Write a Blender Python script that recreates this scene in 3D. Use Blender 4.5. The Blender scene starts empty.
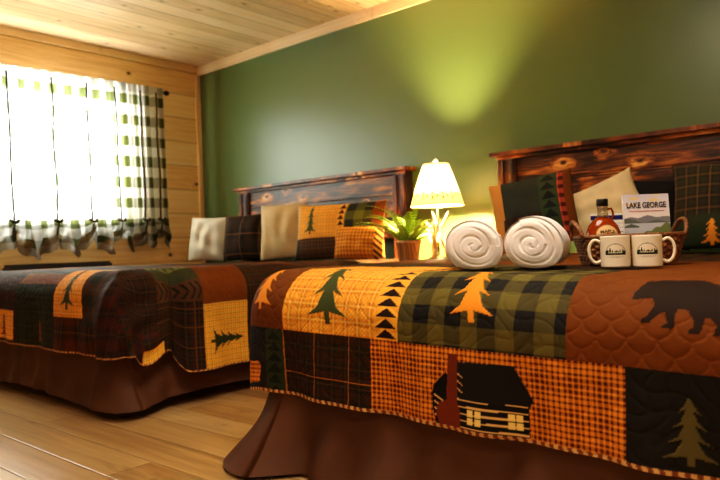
import bpy, bmesh, math, random
import numpy as np
from mathutils import Vector, Matrix, Euler
PI = math.pi
SC = bpy.context.scene
COL = SC.collection
rng = np.random.default_rng(7)
random.seed(7)

# ------------------------------------------------------------------ colour
def lin1(c):
    c = c / 255.0
    return c / 12.92 if c <= 0.04045 else ((c + 0.055) / 1.055) ** 2.4
def rgb(r, g, b): return np.array([lin1(r), lin1(g), lin1(b)])
def rgba(r, g, b): return (lin1(r), lin1(g), lin1(b), 1.0)

# ------------------------------------------------------------------ node helper
class NT:
    def __init__(self, name):
        self.m = bpy.data.materials.new(name); self.m.use_nodes = True
        self.t = self.m.node_tree; self.t.nodes.clear()
        self.out = self.t.nodes.new('ShaderNodeOutputMaterial')
    def n(self, typ, props=None, **ins):
        nd = self.t.nodes.new(typ)
        for k, v in (props or {}).items(): setattr(nd, k, v)
        for k, v in ins.items():
            key = k.replace('_', ' ')
            if k.startswith('i') and k[1:].isdigit(): sock = nd.inputs[int(k[1:])]
            else: sock = nd.inputs[key]
            self.set(sock, v)
        return nd
    def set(self, sock, v):
        if isinstance(v, bpy.types.NodeSocket): self.t.links.new(v, sock)
        elif isinstance(v, bpy.types.Node): self.t.links.new(v.outputs[0], sock)
        else: sock.default_value = v
    def math(self, op, a, b=0.0, c=None):
        nd = self.n('ShaderNodeMath', {'operation': op}, i0=a, i1=b)
        if c is not None: self.set(nd.inputs[2], c)
        return nd.outputs[0]
    def mix(self, fac, a, b, blend='MIX'):
        nd = self.n('ShaderNodeMix', {'data_type': 'RGBA', 'blend_type': blend})
        self.set(nd.inputs[0], fac); self.set(nd.inputs[6], a); self.set(nd.inputs[7], b)
        return nd.outputs[2]
    def ramp(self, fac, stops):
        nd = self.n('ShaderNodeValToRGB'); self.set(nd.inputs[0], fac)
        el = nd.color_ramp.elements
        while len(el) < len(stops): el.new(0.5)
        for e, (p, c) in zip(el, stops): e.position = p; e.color = c
        return nd.outputs[0]
    def smooth(self, v, lo, hi, a=0.0, b=1.0):
        return self.n('ShaderNodeMapRange', {'interpolation_type': 'SMOOTHSTEP'}, i0=v, i1=lo, i2=hi, i3=a, i4=b).outputs[0]
    def noise(self, vec, scale, detail=4.0, rough=0.55, dist=0.0):
        return self.n('ShaderNodeTexNoise', Vector=vec, Scale=scale, Detail=detail, Roughness=rough, Distortion=dist).outputs[0]
    def comb(self, x, y, z=0.0): return self.n('ShaderNodeCombineXYZ', i0=x, i1=y, i2=z).outputs[0]
    def bump(self, h, strength=0.3, dist=0.01): return self.n('ShaderNodeBump', Strength=strength, Distance=dist, Height=h).outputs[0]
    def bsdf(self, **k):
        b = self.n('ShaderNodeBsdfPrincipled', **k); self.t.links.new(b.outputs[0], self.out.inputs[0]); return b
    def white(self, v): return self.n('ShaderNodeTexWhiteNoise', {'noise_dimensions': '1D'}, W=v).outputs[0]

def plain(name, c, rough=0.6, metal=0.0, nscale=60.0, namt=0.12, bump=0.0):
    N = NT(name); tc = N.n('ShaderNodeTexCoord').outputs['Object']
    no = N.noise(tc, nscale)
    f = N.math('MULTIPLY_ADD', no, namt * 2, 1 - namt)
    col = N.mix(1.0, c, N.comb(f, f, f), 'MULTIPLY')
    k = dict(Base_Color=col, Roughness=rough, Metallic=metal)
    if bump: k['Normal'] = N.bump(no, bump, 0.004)
    N.bsdf(**k); return N.m

def cloth_vc(name, rough=0.85, nscale=420.0, bump=0.25, amt=0.25, sheen=0.0, spec=0.2):
    """woven cloth: painted thread colours held in the mesh, weave noise and bump on top"""
    N = NT(name); tc = N.n('ShaderNodeTexCoord').outputs['Object']
    a = N.n('ShaderNodeVertexColor', {'layer_name': 'Col'}).outputs[0]
    no = N.noise(tc, nscale, 2.0); big = N.noise(tc, 9.0, 3.0)
    f = N.math('MULTIPLY_ADD', no, amt * 2, 1 - amt)
    f = N.math('MULTIPLY', f, N.math('MULTIPLY_ADD', big, 0.5, 0.75))
    col = N.mix(1.0, a, N.comb(f, f, f), 'MULTIPLY')
    b = N.bsdf(Base_Color=col, Roughness=rough, Normal=N.bump(no, bump, 0.002))
    b.inputs['Sheen Weight'].default_value = sheen
    b.inputs['Specular IOR Level'].default_value = spec
    return N.m

def board_wood(name, along, across, w, c_lo, c_mid, c_hi, knot=0.5, groove=0.7, rough=0.45, gw=0.012, var=0.25, gscale=1.0, length=None, knot_c=rgba(70, 35, 12)):
    N = NT(name)
    sep = N.n('ShaderNodeSeparateXYZ', i0=N.n('ShaderNodeTexCoord').outputs['Object'])
    L = sep.outputs[along]; A = sep.outputs[across]
    q = N.math('DIVIDE', A, w); bid = N.math('FLOOR', q); fr = N.math('FRACT', q)
    rnd = N.white(N.math('ADD', bid, 13.7))
    edge = N.math('MINIMUM', fr, N.math('SUBTRACT', 1.0, fr))
    gm = N.smooth(edge, 0.0, gw / w)
    if length:
        Lq = N.math('ADD', N.math('DIVIDE', L, length), N.math('MULTIPLY', rnd, 7.3))
        lid = N.math('FLOOR', Lq); lf = N.math('FRACT', Lq)
        rnd = N.white(N.math('ADD', N.math('MULTIPLY', bid, 17.0), lid))
        le = N.math('MINIMUM', lf, N.math('SUBTRACT', 1.0, lf))
        gm = N.math('MINIMUM', gm, N.smooth(le, 0.0, gw / length))
    Lo = N.math('ADD', L, N.math('MULTIPLY', rnd, 23.0))
    kv = N.comb(N.math('MULTIPLY', Lo, 3.4), N.math('ADD', N.math('MULTIPLY', fr, 0.9), N.math('MULTIPLY', rnd, 31.0)))
    vn = N.n('ShaderNodeTexVoronoi', {'voronoi_dimensions': '2D'}, Vector=kv, Scale=1.0)
    keep = N.math('GREATER_THAN', N.n('ShaderNodeSeparateColor', i0=vn.outputs['Color']).outputs[0], 0.62)
    vor = N.math('ADD', vn.outputs['Distance'], N.math('MULTIPLY', N.math('SUBTRACT', 1.0, keep), 2.0))
    pull = N.smooth(vor, 0.0, 0.35, 1.0, 0.0)
    gv = N.comb(N.math('MULTIPLY', Lo, 1.2 * gscale), N.math('MULTIPLY', A, 26.0 * gscale), N.math('MULTIPLY', pull, 0.6))
    g = N.noise(gv, 1.6, 5.0, 0.6, 0.6)
    fine = N.noise(N.comb(N.math('MULTIPLY', Lo, 6.0), N.math('MULTIPLY', A, 210.0)), 1.0, 3.0)
    v = N.math('ADD', N.math('MULTIPLY', g, 0.75), N.math('MULTIPLY', fine, 0.25))
    v = N.math('ADD', v, N.math('MULTIPLY', N.math('SUBTRACT', rnd, 0.5), var))
    col = N.ramp(v, [(0.25, c_lo), (0.5, c_mid), (0.75, c_hi)])
    if knot:
        kn = N.smooth(vor, 0.03, 0.085, 1.0, 0.0)
        halo = N.smooth(vor, 0.05, 0.20, 0.5, 0.0)
        col = N.mix(N.math('MULTIPLY', halo, knot), col, c_lo)
        col = N.mix(N.math('MULTIPLY', kn, knot), col, knot_c)
    dark = N.mix(1.0, col, (0.22, 0.15, 0.09, 1), 'MULTIPLY')
    col = N.mix(N.math('MULTIPLY', N.math('SUBTRACT', 1.0, gm), groove), col, dark)
    h = N.math('ADD', gm, N.math('MULTIPLY', v, 0.15))
    N.bsdf(Base_Color=col, Roughness=rough, Normal=N.bump(h, 0.35, 0.006))
    return N.m

def burnt_wood(name, along, across, w):
    """scorched pine: near black scale with rubbed reddish streaks and amber rings round the knots"""
    N = NT(name)
    sep = N.n('ShaderNodeSeparateXYZ', i0=N.n('ShaderNodeTexCoord').outputs['Object'])
    L = sep.outputs[along]; A = sep.outputs[across]
    q = N.math('DIVIDE', A, w); bid = N.math('FLOOR', q); fr = N.math('FRACT', q)
    rnd = N.white(N.math('ADD', bid, 3.3)); Lo = N.math('ADD', L, N.math('MULTIPLY', rnd, 19.0))
    kv = N.comb(N.math('MULTIPLY', Lo, 4.4), N.math('ADD', N.math('MULTIPLY', fr, 1.0), N.math('MULTIPLY', rnd, 41.0)))
    vn = N.n('ShaderNodeTexVoronoi', {'voronoi_dimensions': '2D'}, Vector=kv, Scale=1.0)
    keep = N.math('GREATER_THAN', N.n('ShaderNodeSeparateColor', i0=vn.outputs['Color']).outputs[0], 0.55)
    vor = N.math('ADD', vn.outputs['Distance'], N.math('MULTIPLY', N.math('SUBTRACT', 1.0, keep), 2.0))
    vor = N.math('ADD', vor, N.math('MULTIPLY_ADD', N.noise(N.comb(N.math('MULTIPLY', Lo, 9.0), N.math('MULTIPLY', A, 30.0)), 1.0, 3.0), 0.30, -0.15))
    pull = N.smooth(vor, 0.0, 0.4, 1.0, 0.0)
    g = N.noise(N.comb(N.math('MULTIPLY', Lo, 2.2), N.math('MULTIPLY', A, 24.0), pull), 1.5, 5.0, 0.62, 0.8)
    big = N.noise(N.comb(N.math('MULTIPLY', Lo, 2.0), N.math('MULTIPLY', A, 5.0)), 1.3, 3.0)
    v = N.math('ADD', N.math('MULTIPLY', g, 0.55), N.math('MULTIPLY', big, 0.45))
    v = N.math('MULTIPLY_ADD', v, 2.1, -0.57)
    v = N.math('ADD', v, N.math('MULTIPLY', N.smooth(vor, 0.10, 0.36, 1.0, 0.0), 0.27))
    col = N.ramp(v, [(0.33, rgba(36, 20, 12)), (0.46, rgba(78, 40, 20)), (0.56, rgba(120, 64, 26)), (0.68, rgba(190, 110, 44)), (0.82, rgba(242, 172, 92))])
    kn = N.smooth(vor, 0.05, 0.12, 1.0, 0.0)
    col = N.mix(kn, col, rgba(58, 24, 10))
    edge = N.math('MINIMUM', fr, N.math('SUBTRACT', 1.0, fr))
    gm = N.smooth(edge, 0.0, 0.05)
    col = N.mix(N.math('SUBTRACT', 1.0, gm), col, rgba(14, 7, 4))
    N.bsdf(Base_Color=col, Roughness=0.38, Normal=N.bump(N.math('ADD', v, gm), 0.3, 0.006))
    return N.m

# ------------------------------------------------------------------ mesh helper
class MB:
    def __init__(self): self.bm = bmesh.new()
    def box(self, c, s, bev=0.0, rot=None, seg=2):
        t = bmesh.new(); bmesh.ops.create_cube(t, size=1.0)
        for v in t.verts: v.co = Vector((v.co.x * s[0], v.co.y * s[1], v.co.z * s[2]))
        if bev: bmesh.ops.bevel(t, geom=list(t.edges), offset=bev, segments=seg, affect='EDGES', profile=0.6)
        M = Matrix.Translation(c) @ (Euler(rot).to_matrix().to_4x4() if rot else Matrix())
        self.add(t, M); return self
    def add(self, t, M=None):
        mp = {}
        for v in t.verts: mp[v] = self.bm.verts.new(M @ v.co if M else v.co)
        for f in t.faces:
            try:
                nf = self.bm.faces.new([mp[v] for v in f.verts]); nf.smooth = f.smooth
            except ValueError: pass
        t.free()
    def tube(self, pts, rad, seg=10, cap=True):
        pts = [Vector(p) for p in pts]; n = len(pts)
        if not hasattr(rad, '__len__'): rad = [rad] * n
        rings = []; up = Vector((0.12, 0.31, 0.94)).normalized()
        for i, p in enumerate(pts):
            d = (pts[min(i + 1, n - 1)] - pts[max(i - 1, 0)]).normalized()
            a = d.cross(up)
            if a.length < 0.05: a = d.cross(Vector((1, 0, 0)))
            a.normalize(); b = d.cross(a).normalized()
            rings.append([self.bm.verts.new(p + (a * math.cos(2 * PI * k / seg) + b * math.sin(2 * PI * k / seg)) * rad[i]) for k in range(seg)])
        for i in range(n - 1):
            for k in range(seg):
                f = self.bm.faces.new((rings[i][k], rings[i][(k + 1) % seg], rings[i + 1][(k + 1) % seg], rings[i + 1][k])); f.smooth = True
        if cap:
            self.bm.faces.new(rings[0]); self.bm.faces.new(rings[-1][::-1])
        return self
    def lathe(self, prof, seg=32, sx=1.0, sy=1.0, off=(0, 0, 0), close=False):
        rings = []
        for r, z in prof:
            if r < 1e-6: rings.append([self.bm.verts.new((off[0], off[1], off[2] + z))])
            else: rings.append([self.bm.verts.new((off[0] + r * sx * math.cos(2 * PI * k / seg), off[1] + r * sy * math.sin(2 * PI * k / seg), off[2] + z)) for k in range(seg)])
        for a, b in zip(rings[:-1], rings[1:]):
            for k in range(seg):
                k2 = (k + 1) % seg
                if len(a) == 1 and len(b) == 1: continue
                if len(a) == 1: f = self.bm.faces.new((a[0], b[k2], b[k]))
                elif len(b) == 1: f = self.bm.faces.new((a[k], a[k2], b[0]))
                else: f = self.bm.faces.new((a[k], a[k2], b[k2], b[k]))
                f.smooth = True
        return self
    def build(self, name, mat, parent=None, loc=None, rot=None):
        bmesh.ops.recalc_face_normals(self.bm, faces=list(self.bm.faces))
        me = bpy.data.meshes.new(name); self.bm.to_mesh(me); self.bm.free()
        me.materials.append(mat)
        return link(name, me, parent, loc, rot)

def link(name, me, parent=None, loc=None, rot=None):
    o = bpy.data.objects.new(name, me); COL.objects.link(o)
    if parent: o.parent = parent
    if loc: o.location = loc
    if rot: o.rotation_euler = rot
    return o

def grid_obj(name, P, mat, parent=None, col=None, closed_u=False, smooth=True, extra=None, loc=None, rot=None):
    """P: (nu, nv, 3) array of points -> one smooth quad mesh, optional painted colours (nu, nv, 3)"""
    nu, nv = P.shape[:2]
    idx = np.arange(nu * nv).reshape(nu, nv)
    if closed_u: idx = np.vstack([idx, idx[:1]])
    F = np.stack([idx[:-1, :-1], idx[1:, :-1], idx[1:, 1:], idx[:-1, 1:]], -1).reshape(-1, 4)
    V = P.reshape(-1, 3)
    Cc = None if col is None else col.reshape(-1, 3)
    if extra is not None:                      # (verts, faces, cols) appended
        ev, ef, ec = extra
        F = np.vstack([F, ef + len(V)]); V = np.vstack([V, ev])
        if Cc is not None: Cc = np.vstack([Cc, ec])
    return np_mesh(name, V, F, mat, parent, Cc, smooth, loc, rot)

def np_mesh(name, V, F, mat, parent=None, C=None, smooth=True, loc=None, rot=None):
    me = bpy.data.meshes.new(name)
    me.vertices.add(len(V)); me.vertices.foreach_set('co', np.ascontiguousarray(V, dtype=np.float32).ravel())
    k = F.shape[1]
    me.loops.add(F.size); me.loops.foreach_set('vertex_index', np.ascontiguousarray(F, dtype=np.int32).ravel())
    me.polygons.add(len(F))
    me.polygons.foreach_set('loop_start', np.arange(0, F.size, k, dtype=np.int32))
    me.update(calc_edges=True); me.validate()
    me.polygons.foreach_set('use_smooth', np.full(len(me.polygons), smooth))
    if C is not None:
        a = me.color_attributes.new('Col', 'FLOAT_COLOR', 'POINT')
        a.data.foreach_set('color', np.hstack([C, np.ones((len(C), 1))]).astype(np.float32).ravel())
    me.materials.append(mat)
    return link(name, me, parent, loc, rot)

def thing(name, label, cat, loc=(0, 0, 0), rotz=0.0, group=None):
    o = bpy.data.objects.new(name, None); COL.objects.link(o)
    o.location = loc; o.rotation_euler = (0, 0, rotz); o.empty_display_size = 0.05
    return tag(o, label, cat, group)
def tag(o, label, cat, group=None):
    o['label'] = label; o['category'] = cat
    if group: o['group'] = group
    return o
def struct(o): o['kind'] = 'structure'; return o

def text_mesh(name, s, size, mat, parent, loc, rot=(PI / 2, 0, 0), sx=1.0, off=0.0, ext=0.0006, width=None):
    cu = bpy.data.curves.new(name, 'FONT'); cu.body = s; cu.size = size; cu.align_x = 'CENTER'; cu.align_y = 'CENTER'
    cu.extrude = ext; cu.offset = off; cu.resolution_u = 3
    t = bpy.data.objects.new(name, cu); COL.objects.link(t)
    dg = bpy.context.evaluated_depsgraph_get(); dg.update()
    me = bpy.data.meshes.new_from_object(t.evaluated_get(dg)); bpy.data.objects.remove(t)
    co = np.zeros(len(me.vertices) * 3, dtype=np.float32); me.vertices.foreach_get('co', co); co = co.reshape(-1, 3)
    if width: sx = width / max(1e-6, co[:, 0].max() - co[:, 0].min())
    co[:, 0] *= sx; me.vertices.foreach_set('co', co.ravel()); me.update()
    me.materials.clear(); me.materials.append(mat); me.name = name
    return link(name, me, parent, loc, rot)

# ------------------------------------------------------------------ painting on cloth (numpy)
def inpoly(X, Y, poly):
    r = np.zeros(X.shape, bool); n = len(poly)
    for i in range(n):
        x1, y1 = poly[i]; x2, y2 = poly[(i + 1) % n]
        if y1 == y2: continue
        c = ((y1 > Y) != (y2 > Y)) & (X < (x2 - x1) * (Y - y1) / (y2 - y1) + x1)
        r ^= c
    return r
def tree_poly(cx, base, h, hw, tiers=4, lean=0.0, sign=1):
    """pine outline, base at `base`, growing towards base+sign*h"""
    L = [(hw * 0.13, 0.0), (hw * 0.13, 0.13)]
    for i in range(tiers):
        f0 = 0.10 + 0.90 * i / tiers; f1 = 0.12 + 0.88 * (i + 1) / tiers
        w = hw * (1 - 0.80 * i / tiers); wn = hw * (1 - 0.80 * (i + 1) / tiers) * 0.30
        L += [(w, f0 - 0.02), (w * 0.50, f0 + 0.085)]
        if i < tiers - 1: L += [(wn, f1 + 0.035)]
    L += [(0.0, 1.0)]
    pts = L + [(-a, b) for a, b in L[::-1][1:]]
    return [(cx + a + lean * b, base + sign * b * h) for a, b in pts]

OR1, OR2, YEL = rgb(240, 164, 58), rgb(210, 118, 34), rgb(250, 200, 96)
RUST, RUST2 = rgb(108, 58, 13), rgb(98, 44, 18)
GRN, BLK, OLV = rgb(98, 88, 40), rgb(30, 28, 24), rgb(96, 86, 44)
NAVY, DKB, DKG = rgb(36, 32, 34), rgb(58, 32, 16), rgb(38, 46, 30)
TREEG, ORT = rgb(66, 74, 38), rgb(228, 138, 38)
CREAM = rgb(240, 220, 170)

def f_solid(c, c2=None):
    def f(x, y):
        o = np.empty(x.shape + (3,)); o[:] = c
        return o
    return f
def f_buffalo(c1, c2, s, ox=0.0, oy=0.0):
    def f(x, y):
        a = (np.floor((x - ox) / s) % 2 + np.floor((y - oy) / s) % 2) / 2
        return c1 + (c2 - c1) * a[..., None]
    return f
def f_plaid(base, c2, lines, s, lw=0.004, ox=0.0, oy=0.0):
    """soft tartan: broad bands of c2 both ways and thin lines over them"""
    def f(x, y):
        u = ((x - ox) / s) % 1; v = ((y - oy) / s) % 1
        a = (np.clip(np.sin(u * 2 * PI) * 3, -1, 1) + np.clip(np.sin(v * 2 * PI) * 3, -1, 1)) / 4 + 0.5
        o = base + (c2 - base) * a[..., None]
        h = s / 2
        th = (np.floor(x / 0.007) + np.floor(y / 0.007)) % 2
        o = o * (0.86 + 0.28 * th[..., None])
        for w in (u, v):
            d = np.abs(w - 0.25) * s
            m = (np.clip(1.3 - d / lw, 0, 1) * 0.75)[..., None]
            o = o * (1 - m) + lines * m
        return o
    return f
def f_weave(c1, c2, s=0.011):
    def f(x, y):
        a = (np.floor(x / s) % 2 + np.floor(y / s) % 2) / 2
        o = c1 + (c2 - c1) * (a ** 1.0)[..., None]
        return o
    return f
P_ORANGE = f_plaid(OR1, OR2, YEL, 0.046, 0.0028)
P_GOLD = f_plaid(rgb(232, 164, 50), rgb(168, 98, 22), rgb(246, 206, 96), 0.024, 0.0025)
P_RUST = f_solid(RUST)
P_BUFF = f_buffalo(GRN, BLK, 0.0485, 3.79, 0.0)
P_GING = f_weave(rgb(232, 138, 42), rgb(84, 30, 8), 0.0065)
P_DKPL = f_plaid(DKB, rgb(30, 30, 20), rgb(78, 50, 20), 0.052, 0.0025)
P_TART = f_plaid(rgb(34, 40, 22), rgb(74, 34, 14), rgb(66, 60, 26), 0.105, 0.004)
P_MAR = f_plaid(rgb(68, 28, 14), rgb(34, 28, 22), rgb(62, 44, 22), 0.085, 0.004)
P_BLACK = f_solid(rgb(30, 27, 20))
P_NAVY = f_solid(NAVY)

class Canvas:
    def __init__(self, X, Y):
        self.X, self.Y = X, Y
        self.C = np.zeros(X.shape + (3,)); self.Q = np.zeros(X.shape, int)
    def rect(self, x0, x1, y0, y1, f, q=None):
        m = (self.X >= x0) & (self.X < x1) & (self.Y >= y0) & (self.Y < y1)
        if m.any():
            self.C[m] = f(self.X[m], self.Y[m])
            if q is not None: self.Q[m] = q
        return m
    def poly(self, pts, c, q=None):
        m = inpoly(self.X, self.Y, pts)
        if m.any():
            self.C[m] = c(self.X[m], self.Y[m]) if callable(c) else c
            if q is not None: self.Q[m] = q
        return m
    def seam(self, x0, x1, y0, y1): pass

def quilt_height(X, Y, Q, r=0.032):
    """stitched relief: clamshells on the rust patches, wandering diamonds elsewhere"""
    best = np.zeros(X.shape); done = np.zeros(X.shape, bool)
    j0 = np.floor(Y / r).astype(int)
    for k in (0, 1):
        j = j0 - k + 1
        cy = j * r - r * 0.0
        off = (j % 2) * r
        cx = np.round((X - off) / (2 * r)) * 2 * r + off
        d = np.hypot(X - cx, Y - cy)
        m = (d < r) & ~done
        best = np.where(m, r - d, best); done |= m
    clam = 1 - np.exp(-best / 0.005)
    v = np.sin(X * 74 + 2.6 * np.sin(Y * 47 + 0.7)) + np.sin(Y * 79 + 2.6 * np.sin(X * 43))      # wandering stipple
    dia = 1 - np.exp(-np.abs(v) / 0.32)
    h = np.where(Q == 1, clam, dia * 0.7)
    return np.where(Q == 9, 1.0, h)

# quilt of the near bed; x runs along the foot, y is cloth length (y = inner edge - drop)
EXTRA = {}
def paint_near(X, Y, YI):
    c = Canvas(X, Y)
    R = lambda rho: YI - (rho + float(np.interp(rho, [-0.1, 0, 0.02, 0.05, 0.1, 0.15, 0.2], [0, 0.006, 0.012, 0.018, 0.024, 0.028, 0.029])))
    # body of the quilt: patchwork squares over the whole top
    fs = [(P_TART, 0), (P_RUST, 1), (P_DKPL, 0), (P_BUFF, 0), (P_MAR, 0), (P_RUST, 1), (P_TART, 0)]
    ix = np.floor(X / 0.33).astype(int); iy = np.floor(Y / 0.30).astype(int)
    hsh = (ix * 7 + iy * 13 + (ix * iy) % 5) % len(fs)
    for k, (f, q) in enumerate(fs):
        m = hsh == k
        if m.any(): c.C[m] = f(X[m], Y[m]); c.Q[m] = q
    top = R(-0.24); mid = R(0.2265); low = R(0.60)
    A = -9.0
    c.rect(A, 3.345, mid, top, P_RUST, 1)
    c.rect(3.345, 3.705, mid, top, P_ORANGE, 0)
    c.rect(3.705, 3.79, mid, top, f_solid(OR1), 0)
    for k in range(16):
        b = R(0.222 - k * 0.0283)
        c.poly([(3.711, b), (3.786, b), (3.7485, b + 0.0255)], rgb(40, 26, 18))
    c.rect(3.79, 4.253, mid, top, P_BUFF, 0)
    c.rect(4.253, 9, mid, top, P_RUST, 1)
    c.rect(A, 3.258, low, mid, P_NAVY, 0)
    c.rect(3.258, 3.335, low, mid, f_solid(rgb(50, 56, 34)), 0)
    for k in range(6):
        b = R(0.262 + k * 0.034)
        c.poly([(3.266, b), (3.327, b), (3.2965, b + 0.028)], rgb(28, 34, 24))
    c.rect(3.335, 3.692, low, mid, P_DKPL, 0)
    gold = rgb(168, 104, 36)
    for x in (3.339, 3.480, 3.613): c.rect(x - 0.0018, x + 0.0018, low, mid, f_solid(gold))
    c.rect(3.335, 3.692, R(0.3565), R(0.353), f_solid(gold))
    c.rect(3.692, 4.382, low, mid, P_GING, 0)
    c.rect(4.382, 9, low, mid, P_BLACK, 0)
    c.poly([(3.0, R(0.345)), (3.19, R(0.335)), (3.225, R(0.35)), (3.222, R(0.372)), (3.20, R(0.385)), (3.21, R(0.40)), (3.0, R(0.41))], P_GING)
    # appliques
    c.poly(tree_poly(3.230, R(0.172), 0.185, 0.060, 4), ORT, 9)
    c.poly(tree_poly(3.533, R(0.196), 0.262, 0.078, 4, -0.05), TREEG, 9)
    c.poly(tree_poly(4.016, R(0.163), 0.222, 0.064, 4, -0.035), ORT, 9)
    c.poly(tree_poly(4.503, R(0.405), 0.132, 0.052, 4), OLV * 0.9, 9)
    bear = [(4.387,.088),(4.39,.071),(4.399,.048),(4.405,.032),(4.412,.026),(4.419,.032),(4.432,.023),(4.456,.024),(4.482,.022),(4.51,.024),(4.529,.034),(4.549,.045),(4.563,.063),(4.572,.088),(4.574,.12),(4.578,.146),(4.574,.153),(4.549,.152),(4.552,.141),(4.555,.136),(4.541,.121),(4.532,.122),(4.53,.143),(4.523,.151),(4.504,.151),(4.505,.145),(4.513,.141),(4.512,.127),(4.502,.111),(4.496,.108),(4.481,.107),(4.478,.122),(4.478,.14),(4.472,.146),(4.454,.145),(4.456,.14),(4.464,.136),(4.459,.115),(4.453,.114),(4.44,.125),(4.431,.136),(4.412,.136),(4.414,.13),(4.426,.122),(4.436,.099),(4.429,.086),(4.414,.085),(4.395,.091)]
    c.poly([(a, R(b)) for a, b in bear], rgb(38, 24, 13), 9)
    # log cabin
    dk = rgb(24, 21, 17); lg = rgb(226, 176, 110)
    c.poly([(3.941, R(.286)), (3.902, R(.327)), (3.900, R(.38)), (3.912, R(.424)), (4.156, R(.424)), (4.161, R(.346)), (3.975, R(.33))], dk, 9)
    for k in range(5):
        r0 = 0.347 + k * 0.0165
        c.poly([(3.976, R(r0)), (4.158, R(r0 - .002)), (4.158, R(r0 + .0015)), (3.976, R(r0 + .0038))], lg)
        if k: c.poly([(3.905, R(r0 - .02)), (3.936, R(r0 - .004)), (3.936, R(r0 - .0005)), (3.905, R(r0 - .016))], lg)
    c.poly([(3.976, R(.259)), (4.126, R(.253)), (4.172, R(.330)), (4.161, R(.346)), (3.986, R(.349)), (3.966, R(.34))], rgb(30, 27, 22), 9)
    for k in range(3):
        c.poly([(3.976, R(.285 + k * .018)), (3.992, R(.295 + k * .018)), (3.992, R(.298 + k * .018)), (3.976, R(.288 + k * .018))], lg)
    c.poly([(3.949, R(.241)), (3.976, R(.241)), (3.977, R(.36)), (3.984, R(.375)), (3.984, R(.424)), (3.922, R(.424)), (3.909, R(.39)), (3.920, R(.366)), (3.943, R(.355))], rgb(112, 46, 20), 9)
    for (x0, x1, a0, a1) in ((4.006, 4.043, .370, .405), (4.107, 4.144, .368, .403)):
        xm = (x0 + x1) / 2; am = (a0 + a1) / 2
        for (p, q2) in ((x0, xm - .0015), (xm + .0015, x1)):
            for (u, v) in ((a0, am - .0015), (am + .0015, a1)):
                c.poly([(p, R(u)), (q2, R(u)), (q2, R(v)), (p, R(v))], rgb(244, 206, 120), 9)
    return c

# quilt of the far bed
def paint_far(X, Y, YI, XI):
    c = Canvas(X, Y); R = lambda rho: YI - rho; S = lambda rho: XI + rho
    fs = [(P_TART, 0), (P_MAR, 0), (P_DKPL, 0), (P_TART, 0), (P_RUST, 1), (P_MAR, 0)]
    ix = np.floor(X / 0.29).astype(int); iy = np.floor(Y / 0.27).astype(int)
    hsh = (ix * 5 + iy * 11 + (ix * iy) % 3) % len(fs)
    for k, (f, q) in enumerate(fs):
        m = hsh == k
        if m.any(): c.C[m] = f(X[m], Y[m]); c.Q[m] = q
    c.rect(-9, 9, -9, R(0.2), P_MAR, 0)
    c.rect(1.45, 1.86, -9, R(-0.02), f_plaid(rgb(40, 46, 26), rgb(30, 28, 20), rgb(60, 56, 26), 0.07, 0.004), 0)
    c.rect(1.45, 1.86, R(0.12), R(0.05), P_RUST, 0)
    c.rect(1.86, S(0.02), -9, R(0.263), f_plaid(rgb(84, 36, 14), rgb(40, 30, 18), rgb(96, 62, 26), 0.12, 0.004), 0)
    c.rect(2.09, S(0.02), R(0.30), R(-0.15), P_TART, 0)
    c.rect(1.86, 2.115, R(0.263), R(-0.13), P_ORANGE, 0)
    c.poly(tree_poly(1.985, R(0.232), 0.24, 0.062, 4), TREEG, 9)
    c.rect(1.13, 1.43, R(0.40), R(0.255), P_ORANGE, 0)
    c.poly(tree_poly(1.285, R(0.395), 0.125, 0.05, 4), rgb(110, 46, 24), 9)
    c.poly(tree_poly(1.69, R(0.40), 0.11, 0.03, 3), rgb(150, 70, 30), 9)
    # hanging side
    y0, y1 = -1.735, -1.97
    c.rect(S(-0.4), 9, y1, y0, P_TART, 0)
    c.rect(S(-0.10), S(0.125), y1 + 0.01, y0, f_solid(rgb(58, 62, 36)), 0)
    for k in range(6):
        yy = y1 + 0.02 + k * 0.035
        c.poly([(S(0.045), yy), (S(0.045), yy + 0.033), (S(0.0), yy + 0.016)], rgb(104, 108, 50))
    c.rect(S(0.125), S(0.215), y1 + 0.01, y0, f_solid(rgb(84, 54, 30)), 0)
    for k in range(8):
        yy = y1 + 0.012 + k * 0.028
        c.poly([(S(0.135), yy), (S(0.17), yy + 0.018), (S(0.205), yy), (S(0.205), yy + 0.010), (S(0.17), yy + 0.028), (S(0.135), yy + 0.010)], rgb(30, 32, 24))
    c.rect(S(0.215), S(0.9), y1, y0, P_DKPL, 0)
    c.rect(S(0.455), S(0.9), -2.05, -1.93, P_GOLD, 0)
    for yy in (-1.86, -1.775): c.rect(S(0.215), S(0.9), yy, yy + 0.004, f_solid(rgb(104, 64, 28)))
    for ss in (0.25, 0.33, 0.42): c.rect(S(ss), S(ss + 0.004), y1, y0, f_solid(rgb(104, 64, 28)))
    c.rect(S(-0.25), S(0.235), y0, -1.465, P_RUST, 1)
    c.rect(S(0.235), S(0.9), y0, -1.465, P_GOLD, 0)
    m = inpoly(X, Y, tree_poly(S(0.405), -1.70, 0.21, 0.060, 4)); c.C[m] = rgb(46, 58, 32); c.Q[m] = 9
    c.rect(S(-0.2), S(0.9), -1.465, -1.2, P_DKPL, 0)
    return c

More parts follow.
